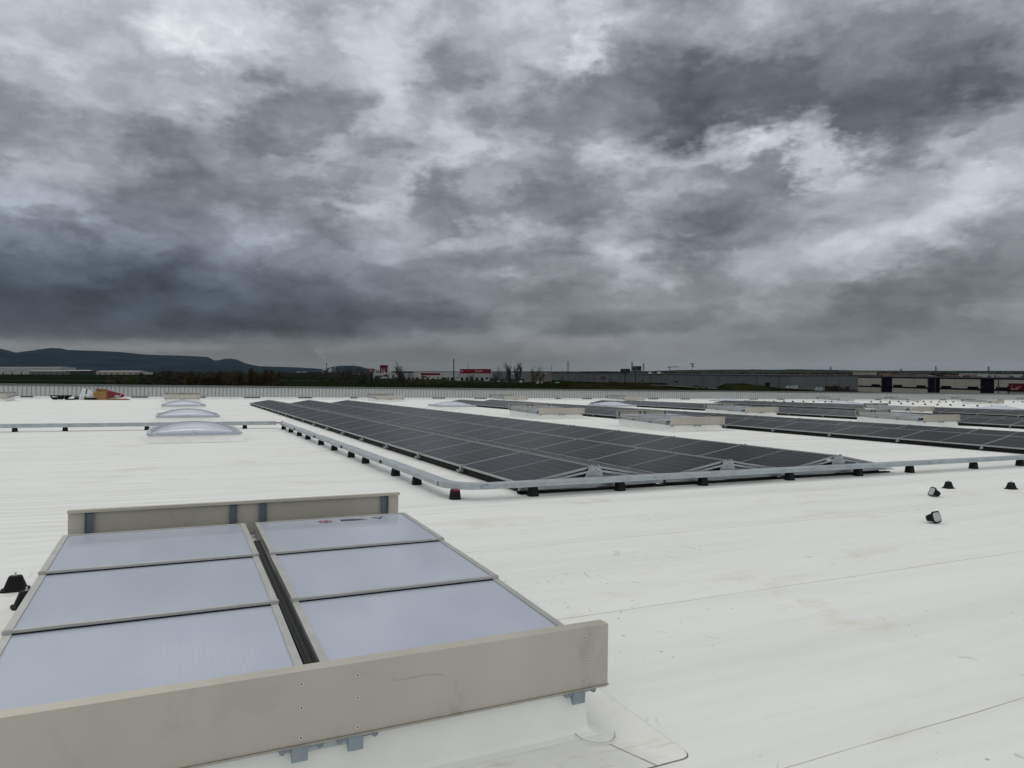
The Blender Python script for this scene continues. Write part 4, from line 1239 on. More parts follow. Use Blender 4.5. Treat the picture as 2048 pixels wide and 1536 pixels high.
# houses of the village
hr = random.Random(21)
hcount = 0
spots_h = [(1626 + 10.5 * k + hr.uniform(-2, 2), 753.5 + hr.uniform(-1, 1), 900 + hr.uniform(-150, 120)) for k in range(9)] + \
          [(1604 + 13 * k + hr.uniform(-2, 2), 749.5 + hr.uniform(-1, .7), 1350 + hr.uniform(-100, 100)) for k in range(8)] + \
          [(1758 + 8.2 * k + hr.uniform(-1.5, 1.5), 747.2 + hr.uniform(-.8, 1.2), 750 + hr.uniform(-100, 100)) for k in range(9)] + \
          [(1900 + 8.0 * k + hr.uniform(-1.5, 1.5), 750 + hr.uniform(-.8, 1), 720 + hr.uniform(-80, 80)) for k in range(7)] + \
          [(702 + 5.5 * k + hr.uniform(-1, 1), 746.5 + hr.uniform(-.5, .8), 1800 + hr.uniform(-100, 100)) for k in range(5)]
for i, (px, py, z) in enumerate(spots_h):
    w = hr.uniform(4.5, 7) * (1.3 if z > 1200 else 1)
    h = max(5.5, hgt(py, z))
    r = thing("house", "small house with a reddish tiled roof in the distant village" if px > 1500 else "small house with a reddish roof left of the small red sign", "house", org(px, z) @ Matrix.Rotation(hr.uniform(-.3, .3), 4, 'Z'), "village houses on the right" if px > 1500 else "village houses in the middle")
    mb = MB(); mb.box(-w / 2, w / 2, 0, 9, 0, h - 2.2); mb.build("wall", M['far_wall'], r)
    mb = MB(); mb.prism([(-.5, h - 2.3), (9.5, h - 2.3), (9.5, h - 2.0), (4.5, h), (-.5, h - 2.0)], 'x', -w / 2 - .3, w / 2 + .3); mb.build("roof", M['far_roofred'], r)
    mb = MB(); mb.box(-w * .25, w * .1, -.1, 0, h - 4.6, h - 3.2); mb.build("window", M['window'], r)

# billboards, masts, pylons, crane
def hoarding(lab, px0, px1, y0, y1, pole, z, m, marks):
    c = (px0 + px1) / 2
    r = thing("billboard", lab, "billboard", org(c, z))
    mb = MB(); mb.box(sx_(px0, z, c), sx_(px1, z, c), -.3, .5, hgt(y1, z), hgt(y0, z)); mb.build("board", M[m], r)
    mb = MB(); mb.box(sx_(px0, z, c) - .15, sx_(px1, z, c) + .15, -.55, .7, hgt(y1, z) - .35, hgt(y1, z)); mb.build("catwalk", M['steelfar'], r)
    mb = MB(); mb.tube((sx_(pole, z, c), .2, 0), (sx_(pole, z, c), .2, hgt(y1, z) - .3), .42, None, 10); mb.build("pole", M['far_dark'], r)
    for (a, b, ya, yb, mm) in marks:
        mb = MB(); mb.box(sx_(a, z, c), sx_(b, z, c), -.36, -.3, hgt(yb, z), hgt(ya, z)); mb.build("picture", M[mm], r)
hoarding("dark green billboard on a single pole, left of a taller one", 1241, 1260, 737.6, 746.2, 1250.3, 560, 'green', [(1242, 1259, 745.4, 745.9, 'steelfar'), (1245, 1257, 741, 742, 'steelfar')])
hoarding("taller teal and black billboard with a white animal shape", 1264, 1282.5, 732.2, 741.6, 1271, 620, 'teal', [(1273, 1282.3, 732.4, 740, 'far_dark'), (1264.4, 1272, 736.4, 737.4, 'far_dark'), (1264.4, 1272, 739, 739.8, 'far_dark'), (1272, 1277.5, 739.5, 740.8, 'far_white'), (1280.4, 1281.3, 738.8, 740.6, 'far_white')])
def mast(name, lab, cat, px, ytop, z, r0, r1, m, extra=None):
    r = thing(name, lab, cat, org(px, z))
    mb = MB(); mb.tube((0, 0, 0), (0, 0, hgt(ytop, z)), r0, r1, 10); mb.build("pole", M[m], r)
    if extra: extra(r, hgt(ytop, z))
    return r
def collar(r, h):
    mb = MB(); mb.tube((0, 0, h - .9), (0, 0, h), .8, .8, 10); mb.build("cap", M['far_dark'], r)
mast("chimney_mast", "tall dark solitary mast left of the long red sign", "mast", 907.6, 718, 860, .72, .58, 'polebrown', collar)
def lamps(r, h):
    mb = MB(); mb.box(-2.2, 2.2, -.4, .4, h - 1.2, h); mb.box(.4, 2.0, -.5, .5, h - 4.2, h - 2.4); mb.build("lamp_head", M['far_dark'], r)
mast("light_mast", "tall floodlight mast right of the crane", "light mast", 1384, 727, 900, .5, .3, 'lattice', lamps)
def small(r, h):
    mb = MB(); mb.box(-.5, .5, -.2, .2, h - .4, h); mb.build("lamp_head", M['far_dark'], r)
for (px, yt, z, lab) in ((936.5, 725.5, 1000, "thin pole rising behind the long red sign"), (1504.5, 738, 520, "dark thin pole in front of the grey factory's right half"), (1587, 740, 700, "thin pole behind the right end of the grey factory"), (1652, 756, 420, "thin lamp post left of the dark bushes"), (1679, 761, 380, "grey lamp post standing in the dark bushes"), (1724, 757.5, 240, "black post at the left end of the cream and navy building"), (1103, 729.5, 1500, "thin mast between the bare trees and the lattice pylon"), (1125, 740, 1500, "short thin mast left of the lattice pylon")):
    mast("lamp_post", lab, "pole", px, yt, z, .16 + z * .00028, .10 + z * .00018, 'steelfar', small)
def pylon(lab, px, ytop, z, arms):
    r = thing("pylon", lab, "pylon", org(px, z), "lattice pylons")
    h = hgt(ytop, z); k = z / 1500
    mb = MB()
    def W(f): return (2.4 * (1 - f) + .55 * f) * k
    n = 8
    for i in range(n):
        f0, f1 = i / n, (i + 1) / n
        for (sx, sy) in ((1, 1), (1, -1), (-1, 1), (-1, -1)):
            mb.tube((sx * W(f0), sy * W(f0), h * f0), (sx * W(f1), sy * W(f1), h * f1), .26 * k, None, 4)
        for s in (1, -1):
            mb.tube((-W(f0), s * W(f0), h * f0), (W(f1), s * W(f1), h * f1), .2 * k, None, 4)
            mb.tube((W(f0), s * W(f0), h * f0), (-W(f1), s * W(f1), h * f1), .2 * k, None, 4)
    mb.build("tower", M['lattice'], r)
    for f, L in arms:
        mb = MB()
        for s in (1, -1):
            mb.tube((0, 0, h * f + .8 * k), (s * L * k, 0, h * f), .3 * k, .16 * k, 4); mb.tube((0, 0, h * f - .8 * k), (s * L * k, 0, h * f), .22 * k, .14 * k, 4)
        mb.build("cross_arm", M['lattice'], r)
pylon("tallest lattice pylon above the left end of the grey factory", 1136.3, 722, 1500, ((.97, 3.2), (.84, 4.2), (.72, 3.2)))
pylon("lattice pylon rising just left of the taller billboard", 1264, 723.5, 1400, ((.97, 3), (.84, 3.6)))
pylon("thin lattice pylon right of the taller billboard", 1287, 726.5, 1500, ((.95, 2.4), (.82, 2.4)))
pylon("small pylon on the skyline behind the right part of the cream building", 1977, 733, 2600, ((.9, 3),))
pylon("small pylon on the skyline above the wide gabled hall", 1871.5, 732.5, 2600, ((.92, 1.5),))
pylon("faint small pylon on the skyline above the shed roofs", 1661, 733.5, 2800, ((.9, 1.6),))
pylon("tiny pylon on the skyline left of the cream building's middle", 1802, 737, 2800, ((.9, 1.6),))
cr = thing("tower_crane", "distant tower crane with a level jib left of the floodlight mast", "crane", org(1340, 1700))
h = hgt(734.5, 1700)
mb = MB(); mb.box(-.8, .8, -.8, .8, 0, h); mb.build("mast", M['lattice'], cr)
mb = MB(); mb.prism([(-.6, h), (.6, h), (0, h + 1.6)], 'x', -5, 21); mb.build("jib", M['lattice'], cr)
mb = MB(); mb.box(-5, -2.5, -.8, .8, h - 1.8, h); mb.build("counterweight", M['steelfar'], cr)

# guard rail, truck, cars
gr_pts = [Vector(((px - 1024) / F * z, z, hgt(py, z))) for px, py, z in ((1285, 763, 660), (1330, 763.8, 632), (1380, 765.2, 602), (1436, 768.5, 560))]
gr = thing("guard_rail", "long road guard rail in front of the truck", "guard rail", Matrix.Identity(4))
mb = MB()
for a, b in zip(gr_pts[:-1], gr_pts[1:]):
    for dz in (1.5, 2.3):
        mb._ad([a + Vector((0, 0, dz)), b + Vector((0, 0, dz)), b + Vector((0, 0, dz + .5)), a + Vector((0, 0, dz + .5)), a + Vector((0, .3, dz)), b + Vector((0, .3, dz)), b + Vector((0, .3, dz + .5)), a + Vector((0, .3, dz + .5))], [(0, 1, 2, 3), (7, 6, 5, 4), (0, 4, 5, 1), (2, 6, 7, 3)])
mb.build("rail", M['steelfar'], gr)
for a, b in zip(gr_pts[:-1], gr_pts[1:]):
    for k in range(8):
        p = a.lerp(b, k / 8)
        mb = MB(); mb.box(p.x - .16, p.x + .16, p.y + .1, p.y + .4, p.z - 1, p.z + 2.8); mb.build("post", M['steelfar'], gr)
ab = thing("bridge_abutment", "concrete bridge abutment at the end of the guard rail", "abutment", org(1428, 545))
mb = MB(); mb.box(-4, 5, 0, 12, 0, hgt(768.5, 545)); mb.build("block", M['concrete'], ab)
mb = MB(); mb.box(-16, -4, .5, 12, hgt(772, 545), hgt(769.5, 545)); mb.build("deck", M['concrete'], ab)
mb = MB(); mb.box(-9, -8, 2, 3, 0, hgt(771, 545)); mb.build("pier", M['concrete'], ab)
rsn = thing("road_sign", "teal road sign board above the end of the guard rail", "road sign", org(1426, 560))
mb = MB(); mb.box(-1.2, 1.2, 0, .2, hgt(762.5, 560), hgt(755.5, 560)); mb.build("board", M['teal'], rsn)
for s in (-.8, .8):
    mb = MB(); mb.box(s - .12, s + .12, .2, .4, 0, hgt(756, 560)); mb.build("post", M['steelfar'], rsn)
tr = thing("truck", "white articulated truck with a dark grey trailer on the raised road", "truck", Matrix.Translation(Vector(((1301.5 - 1024) / F * 690, 690, hgt(761.6, 690)))))
mb = MB(); mb.box(-5.6, 8.1, -1.25, 1.25, 1.15, 4.0); mb.build("trailer", M['truckside'], tr)
mb = MB(); mb.prism([(-8.6, .7), (-6.0, .7), (-6.0, 3.9), (-7.2, 3.9), (-8.4, 2.6)], 'y', -1.25, 1.25); mb.build("cab", M['truckwhite'], tr)
mb = MB(); mb._ad([(-8.30, -1.27, 2.1), (-7.1, -1.27, 2.1), (-7.1, -1.27, 2.9), (-8.0, -1.27, 2.9), (-8.30, -1.25, 2.1), (-7.1, -1.25, 2.1), (-7.1, -1.25, 2.9), (-8.0, -1.25, 2.9)], [(0, 1, 2, 3), (7, 6, 5, 4)]); mb.build("window", M['window'], tr)
for x in (-7.4, -4.9, 4.2, 5.5, 6.8):
    mb = MB(); mb.tube((x, -1.3, .52), (x, 1.3, .52), .52, None, 12); mb.build("wheel", M['black'], tr)
def car(lab, px, py, z, L, Hh, m, van=False, rz=0.0):
    r = thing("parked_van" if van else "parked_car", lab, "van" if van else "car", Matrix.Translation(Vector(((px - 1024) / F * z, z, hgt(py, z)))) @ Matrix.Rotation(rz, 4, 'Z'))
    mb = MB()
    if van:
        mb.prism([(-L / 2, .35), (L / 2, .35), (L / 2, Hh), (-L * .3, Hh), (-L * .42, Hh * .62), (-L / 2, Hh * .5)], 'y', -.95, .95)
    else:
        mb.prism([(-L / 2, .3), (L / 2, .3), (L / 2, Hh * .62), (L * .36, Hh * .66), (L * .24, Hh), (-L * .14, Hh), (-L * .27, Hh * .64), (-L / 2, Hh * .55)], 'y', -.85, .85)
    mb.build("body", M[m], r)
    mb = MB()
    if van: mb.box(-L * .36, -L * .2, -.97, -.95, Hh * .6, Hh * .88)
    else: mb.box(-L * .16, L * .22, -.87, -.85, Hh * .66, Hh * .9)
    mb.build("window", M['window'], r)
    for x in (-L * .32, L * .32):
        for s in (-1, 1):
            mb = MB(); mb.tube((x, s * .9, .33), (x, s * .72, .33), .33, None, 10); mb.build("wheel", M['black'], r)
car("white car parked below the long red sign's left end", 918, 761.5, 850, 4.6, 1.6, 'truckwhite')
car("white van parked just right of the tall dark mast", 914, 760.6, 880, 5.2, 2.2, 'truckwhite', True)
car("white car parked left of the tall dark mast", 878, 758.2, 960, 4.6, 1.6, 'truckwhite')
car("pale van parked under the red banded store", 862, 757.6, 980, 6, 2.6, 'far_white', True)
car("white van parked in front of the glazed blue grey hall", 1011, 764, 800, 5.5, 2.5, 'truckwhite', True)
car("grey car parked left of the van at the glazed hall", 996, 763.4, 810, 4.6, 1.6, 'far_white')
car("large white van parked before the dark gate of the glazed hall", 1039, 766, 760, 6.0, 2.7, 'truckwhite', True)
car("white box van between the bare trees by the beige building", 1079, 767.5, 700, 6.0, 2.8, 'truckwhite', True)
car("white car parked at the left end of the grey factory", 1114.5, 766.8, 720, 4.6, 1.6, 'truckwhite')
car("pale van at the bare shrub below the red sign", 973, 762.6, 840, 5.2, 2.2, 'far_white', True)
car("white car on the yard right of the grey factory", 1577, 777.2, 400, 2.9, 1.5, 'truckwhite')
car("teal and white van parked right of the grey factory", 1588.5, 778.5, 400, 3.6, 2.1, 'vanteal', True)
car("white and teal van parked left of the dark bushes", 1638, 782.2, 370, 3.4, 1.9, 'vanteal', True)
car("grey car behind the teal van near the dark bushes", 1653, 780.3, 380, 3.0, 1.4, 'far_white')

# ------------------------------------------------------------------ trees
M['bark'] = mat("bare_bark", (.030, .029, .025), .95, 0, .1, .3, .8)
M['twig_brown'] = mat("brown_twigs", (.045, .031, .015), .95, 0, .1, .3, .5)
M['twig_olive'] = mat("olive_buds", (.055, .050, .018), .95, 0, .1, .3, .5)
M['twig_dark'] = mat("dark_twigs", (.028, .025, .019), .95, 0, .1, .3, .5)
M['twig_grey'] = mat("grey_twigs", (.042, .041, .037), .95, 0, .1, .3, .5)
M['needle'] = mat("dark_evergreen", (.012, .014, .010), .95, 0, .1, .4, .6)
def tree(lab, px, ytop, z, wpx, m, kind='bare', seed=0, trunkm='bark', group=None, dens=1.0):
    tw = 1.0 if kind in ('bare', 'poplar') else 3.0
    rnd = random.Random(seed * 13 + 5)
    h = hgt(ytop, z); w = wpx / F * z / 2
    r = thing("tree" if kind != 'bush' else "bush", lab, "tree" if kind != 'bush' else "bush", org(px, z), group)
    tm = MB(); cm = MB()
    px1 = z / F                    # size of one photo pixel there
    def leaf(p, s, d=None):
        if d is None: d = Vector((rnd.gauss(0, 1), rnd.gauss(0, 1), rnd.gauss(0, 1))).normalized()
        n = d.orthogonal().normalized(); n = (Matrix.Rotation(rnd.uniform(0, 6.3), 3, d) @ n)
        k = n * min(s * .16, .28 * px1 * tw)
        cm.quad([p - k, p + d * s * .5 - k * .6, p + d * s, p + d * s * .5 + k * .9])
    if kind in ('bare', 'poplar'):
        trunk_r = max(.16, h * .016)
        def grow(p, d, L, rad, lvl):
            segs = 3
            q = p
            for i in range(segs):
                d = (d + Vector((rnd.gauss(0, .10), rnd.gauss(0, .10), .05))).normalized()
                q2 = q + d * L / segs
                (tm if lvl < 3 else cm).tube(q, q2, max(rad * (1 - .25 * i / segs), .02), max(rad * (1 - .25 * (i + 1) / segs), .012), 4 if lvl else 6)
                q = q2
                if lvl < 4 and (lvl > 0 or i > 0):
                    for b in range(2 if lvl < 3 else 2):
                        side = Vector((rnd.gauss(0, 1), rnd.gauss(0, 1), 0)).normalized()
                        sp = (.85 if kind == 'bare' else .22) * (w / max(h * .32, .1)) ** .5
                        nd = (d + side * rnd.uniform(.35, .9) * sp + Vector((0, 0, .12))).normalized()
                        if lvl < 3:
                            grow(q, nd, L * rnd.uniform(.5, .72), rad * .5, lvl + 1)
                        elif rnd.random() < dens:
                            leaf(q, L * rnd.uniform(.5, .9), nd)
        grow(Vector((0, 0, 0)), Vector((rnd.gauss(0, .05), 0, 1)).normalized(), h * .42, trunk_r, 0)
    elif kind == 'dense':
        # many leaders in a broad brushy crown
        tm.tube((0, 0, 0), (0, 0, h * .3), h * .022, h * .016, 6)
        for k in range(15):
            a = rnd.uniform(0, 6.3); rr = w * rnd.uniform(.2, .9); top = Vector((math.cos(a) * rr, math.sin(a) * rr * .8, h * rnd.uniform(.55, .97) * (1 - .28 * (rr / w) ** 2)))
            b = Vector((math.cos(a) * w * .08, 0, h * rnd.uniform(.10, .3)))
            mid = b.lerp(top, .5) + Vector((math.cos(a) * w * .12, 0, -h * .02))
            tm.tube(b, mid, h * .011, h * .007, 4); tm.tube(mid, top, h * .007, h * .002, 4)
            for j in range(int(34 * dens)):
                f = rnd.random() ** .7
                p = (b.lerp(mid, f * 2) if f < .5 else mid.lerp(top, f * 2 - 1))
                d = Vector((rnd.gauss(0, .6) + math.cos(a) * .5, rnd.gauss(0, .6), rnd.uniform(.3, 1.2))).normalized()
                leaf(p, h * rnd.uniform(.07, .17), d)
    else:
        tm.tube((0, 0, 0), (0, 0, h * .5), h * .03, h * .015, 6)
        for c in range(9):
            a = rnd.uniform(0, 6.3); rr = rnd.random() ** .6 * w * .8
            hh = h * rnd.uniform(.2, .8)
            if kind == 'conifer': rr *= (1 - hh / h)
            ctr = Vector((math.cos(a) * rr, math.sin(a) * rr * .7, hh))
            cs = w * rnd.uniform(.3, .5)
            for j in range(int(90 * dens)):
                d = Vector((rnd.gauss(0, 1), rnd.gauss(0, 1), rnd.gauss(0, .8))).normalized()
                p = ctr + Vector((d.x * cs, d.y * cs, d.z * cs * .8)) * rnd.random() ** .4
                p.z = max(.2, min(h, p.z))
                k = cs * rnd.uniform(.10, .26)
                n = d.orthogonal().normalized(); q = d.cross(n)
                cm.quad([p - n * k, p + q * k * .7, p + n * k, p - q * k * .7])
    tm.build("trunk", M[trunkm], r)
    cm.build("crown", M[m], r)
    return r
k = 0
def many(label, lst, m, kind, group, dens=1.0, tm='bark'):
    global k
    for (px, yt, z, w) in lst:
        k += 1
        tree(label, px, yt, z, w, m, kind, k, tm, group, dens)
many("bushy brown leafless tree behind the parapet, left of the factory chimney", [(385, 741, 330, 40), (412, 738, 320, 42), (440, 741, 340, 38), (466, 738, 310, 44), (492, 731.5, 290, 52), (516, 737, 320, 36), (545, 732.5, 295, 54)], 'twig_brown', 'dense', "brown bushy trees at left", 2.6)
many("dark tree in the dense clump below the hills", [(292, 744, 640, 30), (310, 741, 650, 34), (328, 740, 620, 34), (345, 738.5, 640, 34), (362, 740, 620, 30), (376, 743, 600, 26), (300, 749, 520, 30), (335, 748, 500, 32), (360, 749, 500, 30)], 'twig_dark', 'bush', "dark clump of trees at left", 1.3)
tree("olive yellow budding tree at the left behind the parapet, wider one", 231, 744.5, 430, 44, 'twig_olive', 'dense', 101, 'bark', None, 1.0)
tree("olive yellow budding tree at the left behind the parapet, slim one", 262, 745.5, 440, 30, 'twig_olive', 'dense', 102, 'bark', None, .9)
tree("small dark conifer standing at the parapet right of the brown trees", 622, 755.5, 330, 18, 'needle', 'conifer', 103)
for i, (px, yt, z, w, lab) in enumerate(((667, 741, 420, 22, "dark small leafless tree under the factory's conveyor"), (694, 725, 300, 44, "wide bare tree with pale trunk right of the factory"), (707, 727, 320, 34, "bare upright tree next to the wide pale trunked tree"), (730, 726, 300, 36, "bare tree in front of the small dark red sign"), (742, 744, 330, 26, "low bare tree at the foot of the small dark red sign"), (786, 742, 420, 24, "dark leafless tree right of the white silos"), (817, 722, 280, 46, "largest bare spreading tree left of the tall mast"), (806, 730, 300, 30, "bare tree just left of the largest spreading one"), (950, 745, 300, 36, "low bare shrub like tree in front of the red sign"), (988, 731, 330, 16, "thin bare tree at the right end of the red sign"), (1005, 743, 300, 20, "bare tree in front of the glazed hall, left of the poplars"), (1082, 737, 330, 30, "leaning bare tree in front of the beige building"), (1066, 724, 300, 34, "tall bare tree left of the beige building's sign"))):
    tree(lab, px, yt, z, w * (.7 if i > 9 else 1), 'twig_grey', 'bare', 200 + i, 'bark', None, .35 if i > 8 else .8)
many("tall thin bare poplar between the red sign and the beige building", [(1024, 721, 330, 12), (1031, 726, 340, 12), (1037, 721.5, 330, 12), (1015, 733, 320, 12)], 'twig_grey', 'poplar', "thin bare poplars", .45)
many("round olive bush behind the parapet in the middle", [(848, 748, 520, 24), (838, 752, 560, 18), (886, 752, 560, 20)], 'twig_olive', 'bush', "olive bushes in the middle", .9)
many("dark low bush on the green field in the middle", [(873, 765, 500, 12), (660, 757, 700, 14), (640, 754, 900, 16), (757, 749, 700, 18), (580, 752, 800, 12), (684, 753, 600, 22), (722, 752, 700, 22), (800, 752, 700, 24)], 'twig_dark', 'bush', "dark bushes on the field", 1.0)
many("dark leafless bush in front of the low shed left of the cream building", [(1655, 767, 330, 26), (1672, 765, 330, 30), (1688, 766, 320, 28), (1700, 768, 310, 20), (1733, 770, 236, 20), (1711, 767, 280, 16)], 'twig_dark', 'bush', "dark bushes at right", 1.2)
many("dark tree behind the yard right of the grey factory", [(1597, 757, 560, 18), (1612, 758, 560, 20), (1628, 757, 540, 20), (1640, 761, 520, 16), (1104, 763, 640, 14), (1093, 762, 650, 14), (1153, 762, 600, 12)], 'twig_dark', 'bush', "dark trees round the grey factory", 1.0)
many("olive bush on the bank in front of the road", [(1204, 760, 560, 14), (1398, 772, 440, 16), (1410, 774, 430, 14)], 'twig_olive', 'bush', "olive bushes on the bank", .8)
# distant belts of trees that read as one mass
def belt(px0, px1, z, y0, y1, m, n, seed):
    rnd = random.Random(seed)
    mb = MB()
    for i in range(n):
        px = rnd.uniform(px0, px1)
        top = y0 + (y1 - y0) * (.5 + .5 * mnoise.noise(Vector((px * .05, seed, 0))))
        zz = z + rnd.uniform(-40, 40)
        h = hgt(top, zz) * rnd.uniform(.35, 1.0)
        p = P(px, zz, h); s = rnd.uniform(1.0, 2.6) * zz / 1500
        d = Vector((rnd.gauss(0, 1), rnd.gauss(0, .5), rnd.gauss(0, .8))).normalized(); nn = d.orthogonal().normalized(); q = d.cross(nn)
        mb.quad([p - nn * s, p + q * s, p + nn * s, p - q * s])
        mb.quad([p + Vector((-s, 0, 0)), p + Vector((s, 0, 0)), p + Vector((s * .8, 0, -h)), p + Vector((-s * .8, 0, -h))])
    o = mb.build("treeline", m); tag(o, kind='stuff')
belt(-60, 480, 3000, 745, 741, M['twig_dark'], 700, 3)
belt(560, 905, 1500, 750.5, 746, M['twig_dark'], 500, 4)
belt(560, 1060, 2200, 746, 742.5, M['twig_dark'], 700, 6)
belt(1090, 1400, 1300, 745.5, 742.5, M['twig_dark'], 450, 7)
belt(1330, 1720, 1500, 748, 743.5, M['twig_dark'], 520, 8)
belt(1580, 1720, 1050, 754, 750.5, M['twig_dark'], 220, 9)
belt(1716, 2100, 1250, 747, 743.5, M['twig_dark'], 420, 10)
belt(1716, 2100, 620, 752.5, 749.5, M['twig_dark'], 260, 12)

# smoke over the factory chimney
mb = MB()
c0 = at(653, 727, 3000)
loops = []
for i in range(9):
    f = i / 8
    c = c0 + Vector((-34 * f ** 1.3 - 2, 0, 56 * f))
    r_ = 2 + 17 * f
    loops.append([(c.x + r_ * math.cos(a), c.y + r_ * math.sin(a), c.z + 3 * math.sin(2 * a) * f) for a in [2 * PI * k / 12 for k in range(12)]])
mb.loft(loops, 0, True, True)
sm = bpy.data.materials.new("smoke"); sm.use_nodes = True
t = NT(sm.node_tree)
sm.node_tree.nodes.remove(sm.node_tree.nodes['Principled BSDF'])
pv = t.n('ShaderNodeVolumePrincipled'); pv.inputs['Color'].default_value = (.9, .93, .95, 1)
nz = t.noise(t.obj(), .06, 4, .6)
t.set(pv.inputs['Density'], t.math('MULTIPLY', t.ramp(nz, (.40, G1), (.7, W1)), .022))
sm.node_tree.links.new(pv.outputs[0], sm.node_tree.nodes['Material Output'].inputs['Volume'])
o = mb.build("smoke", sm); tag(o, kind='stuff')

# haze: one closed box of even air
HZ = 7.0e-6
hm = bpy.data.materials.new("haze_air"); hm.use_nodes = True
hm.node_tree.nodes.remove(hm.node_tree.nodes['Principled BSDF'])
pv = hm.node_tree.nodes.new('ShaderNodeVolumePrincipled')
pv.inputs['Color'].default_value = (.72, .86, 1.0, 1); pv.inputs['Density'].default_value = HZ
hm.node_tree.links.new(pv.outputs[0], hm.node_tree.nodes['Material Output'].inputs['Volume'])
mb = MB(); mb.box(-50000, 50000, -2600, 31000, -20, 330)
o = mb.build("haze", hm); tag(o, kind='stuff')
#ENDFAR#

# ------------------------------------------------------------------ sky
w = bpy.data.worlds.new("World"); S.world = w; w.use_nodes = True
nt = w.node_tree
for n in list(nt.nodes): nt.nodes.remove(n)
t = NT(nt, '2D')
out = t.n('ShaderNodeOutputWorld'); bg = t.n('ShaderNodeBackground')
nt.links.new(bg.outputs[0], out.inputs[0])
SUN_EL, SUN_AZ = math.radians(48), math.radians(-35)
sky = t.n('ShaderNodeTexSky', sky_type='NISHITA'); sky.sun_disc = False
sky.sun_elevation = SUN_EL; sky.sun_rotation = SUN_AZ
dr = t.n('ShaderNodeTexCoord').outputs['Generated']
sp = t.n('ShaderNodeSeparateXYZ'); t.set(sp.inputs[0], dr)
az = t.math('ARCTAN2', sp.outputs[0], sp.outputs[1])
el = t.math('ARCSINE', sp.outputs[2])
A = t.comb(az, el)
SKY = 1.0
def pa(px): return math.atan((px - 1024) / F)
def pe(px, py):
    return math.atan((742 - py) / math.hypot(F, px - 1024))
AE = t.comb(az, t.math('MULTIPLY', el, 2.0))
n1 = t.noise(AE, 3.2, 2, .5, 0, True)
n2 = t.noise(t.vmath('ADD', AE, (7, 3, 0)), 9.0, 4, .62, 0, True)
n3 = t.noise(t.vmath('ADD', AE, (1, 9, 0)), 42.0, 3, .6, 0, True)
squash = t.ramp(t.math('DIVIDE', el, .5), (0, (.12, .12, .12, 1)), (.25, (.6, .6, .6, 1)), (.6, W1))
off = t.vmath('ADD', t.scale(t.vmath('SUBTRACT', n1, (.5, .5, .5)), (.35, .30, 0)), t.scale(t.vmath('SUBTRACT', n2, (.5, .5, .5)), (.70, .60, 0)))
off = t.vmath('ADD', off, t.scale(t.vmath('SUBTRACT', n3, (.5, .5, .5)), (.15, .14, 0)))
off = t.vmath('MULTIPLY', t.scale(off, (.22, .15, 0)), t.comb(1.0, squash, 0))
AW = t.vmath('ADD', A, off)
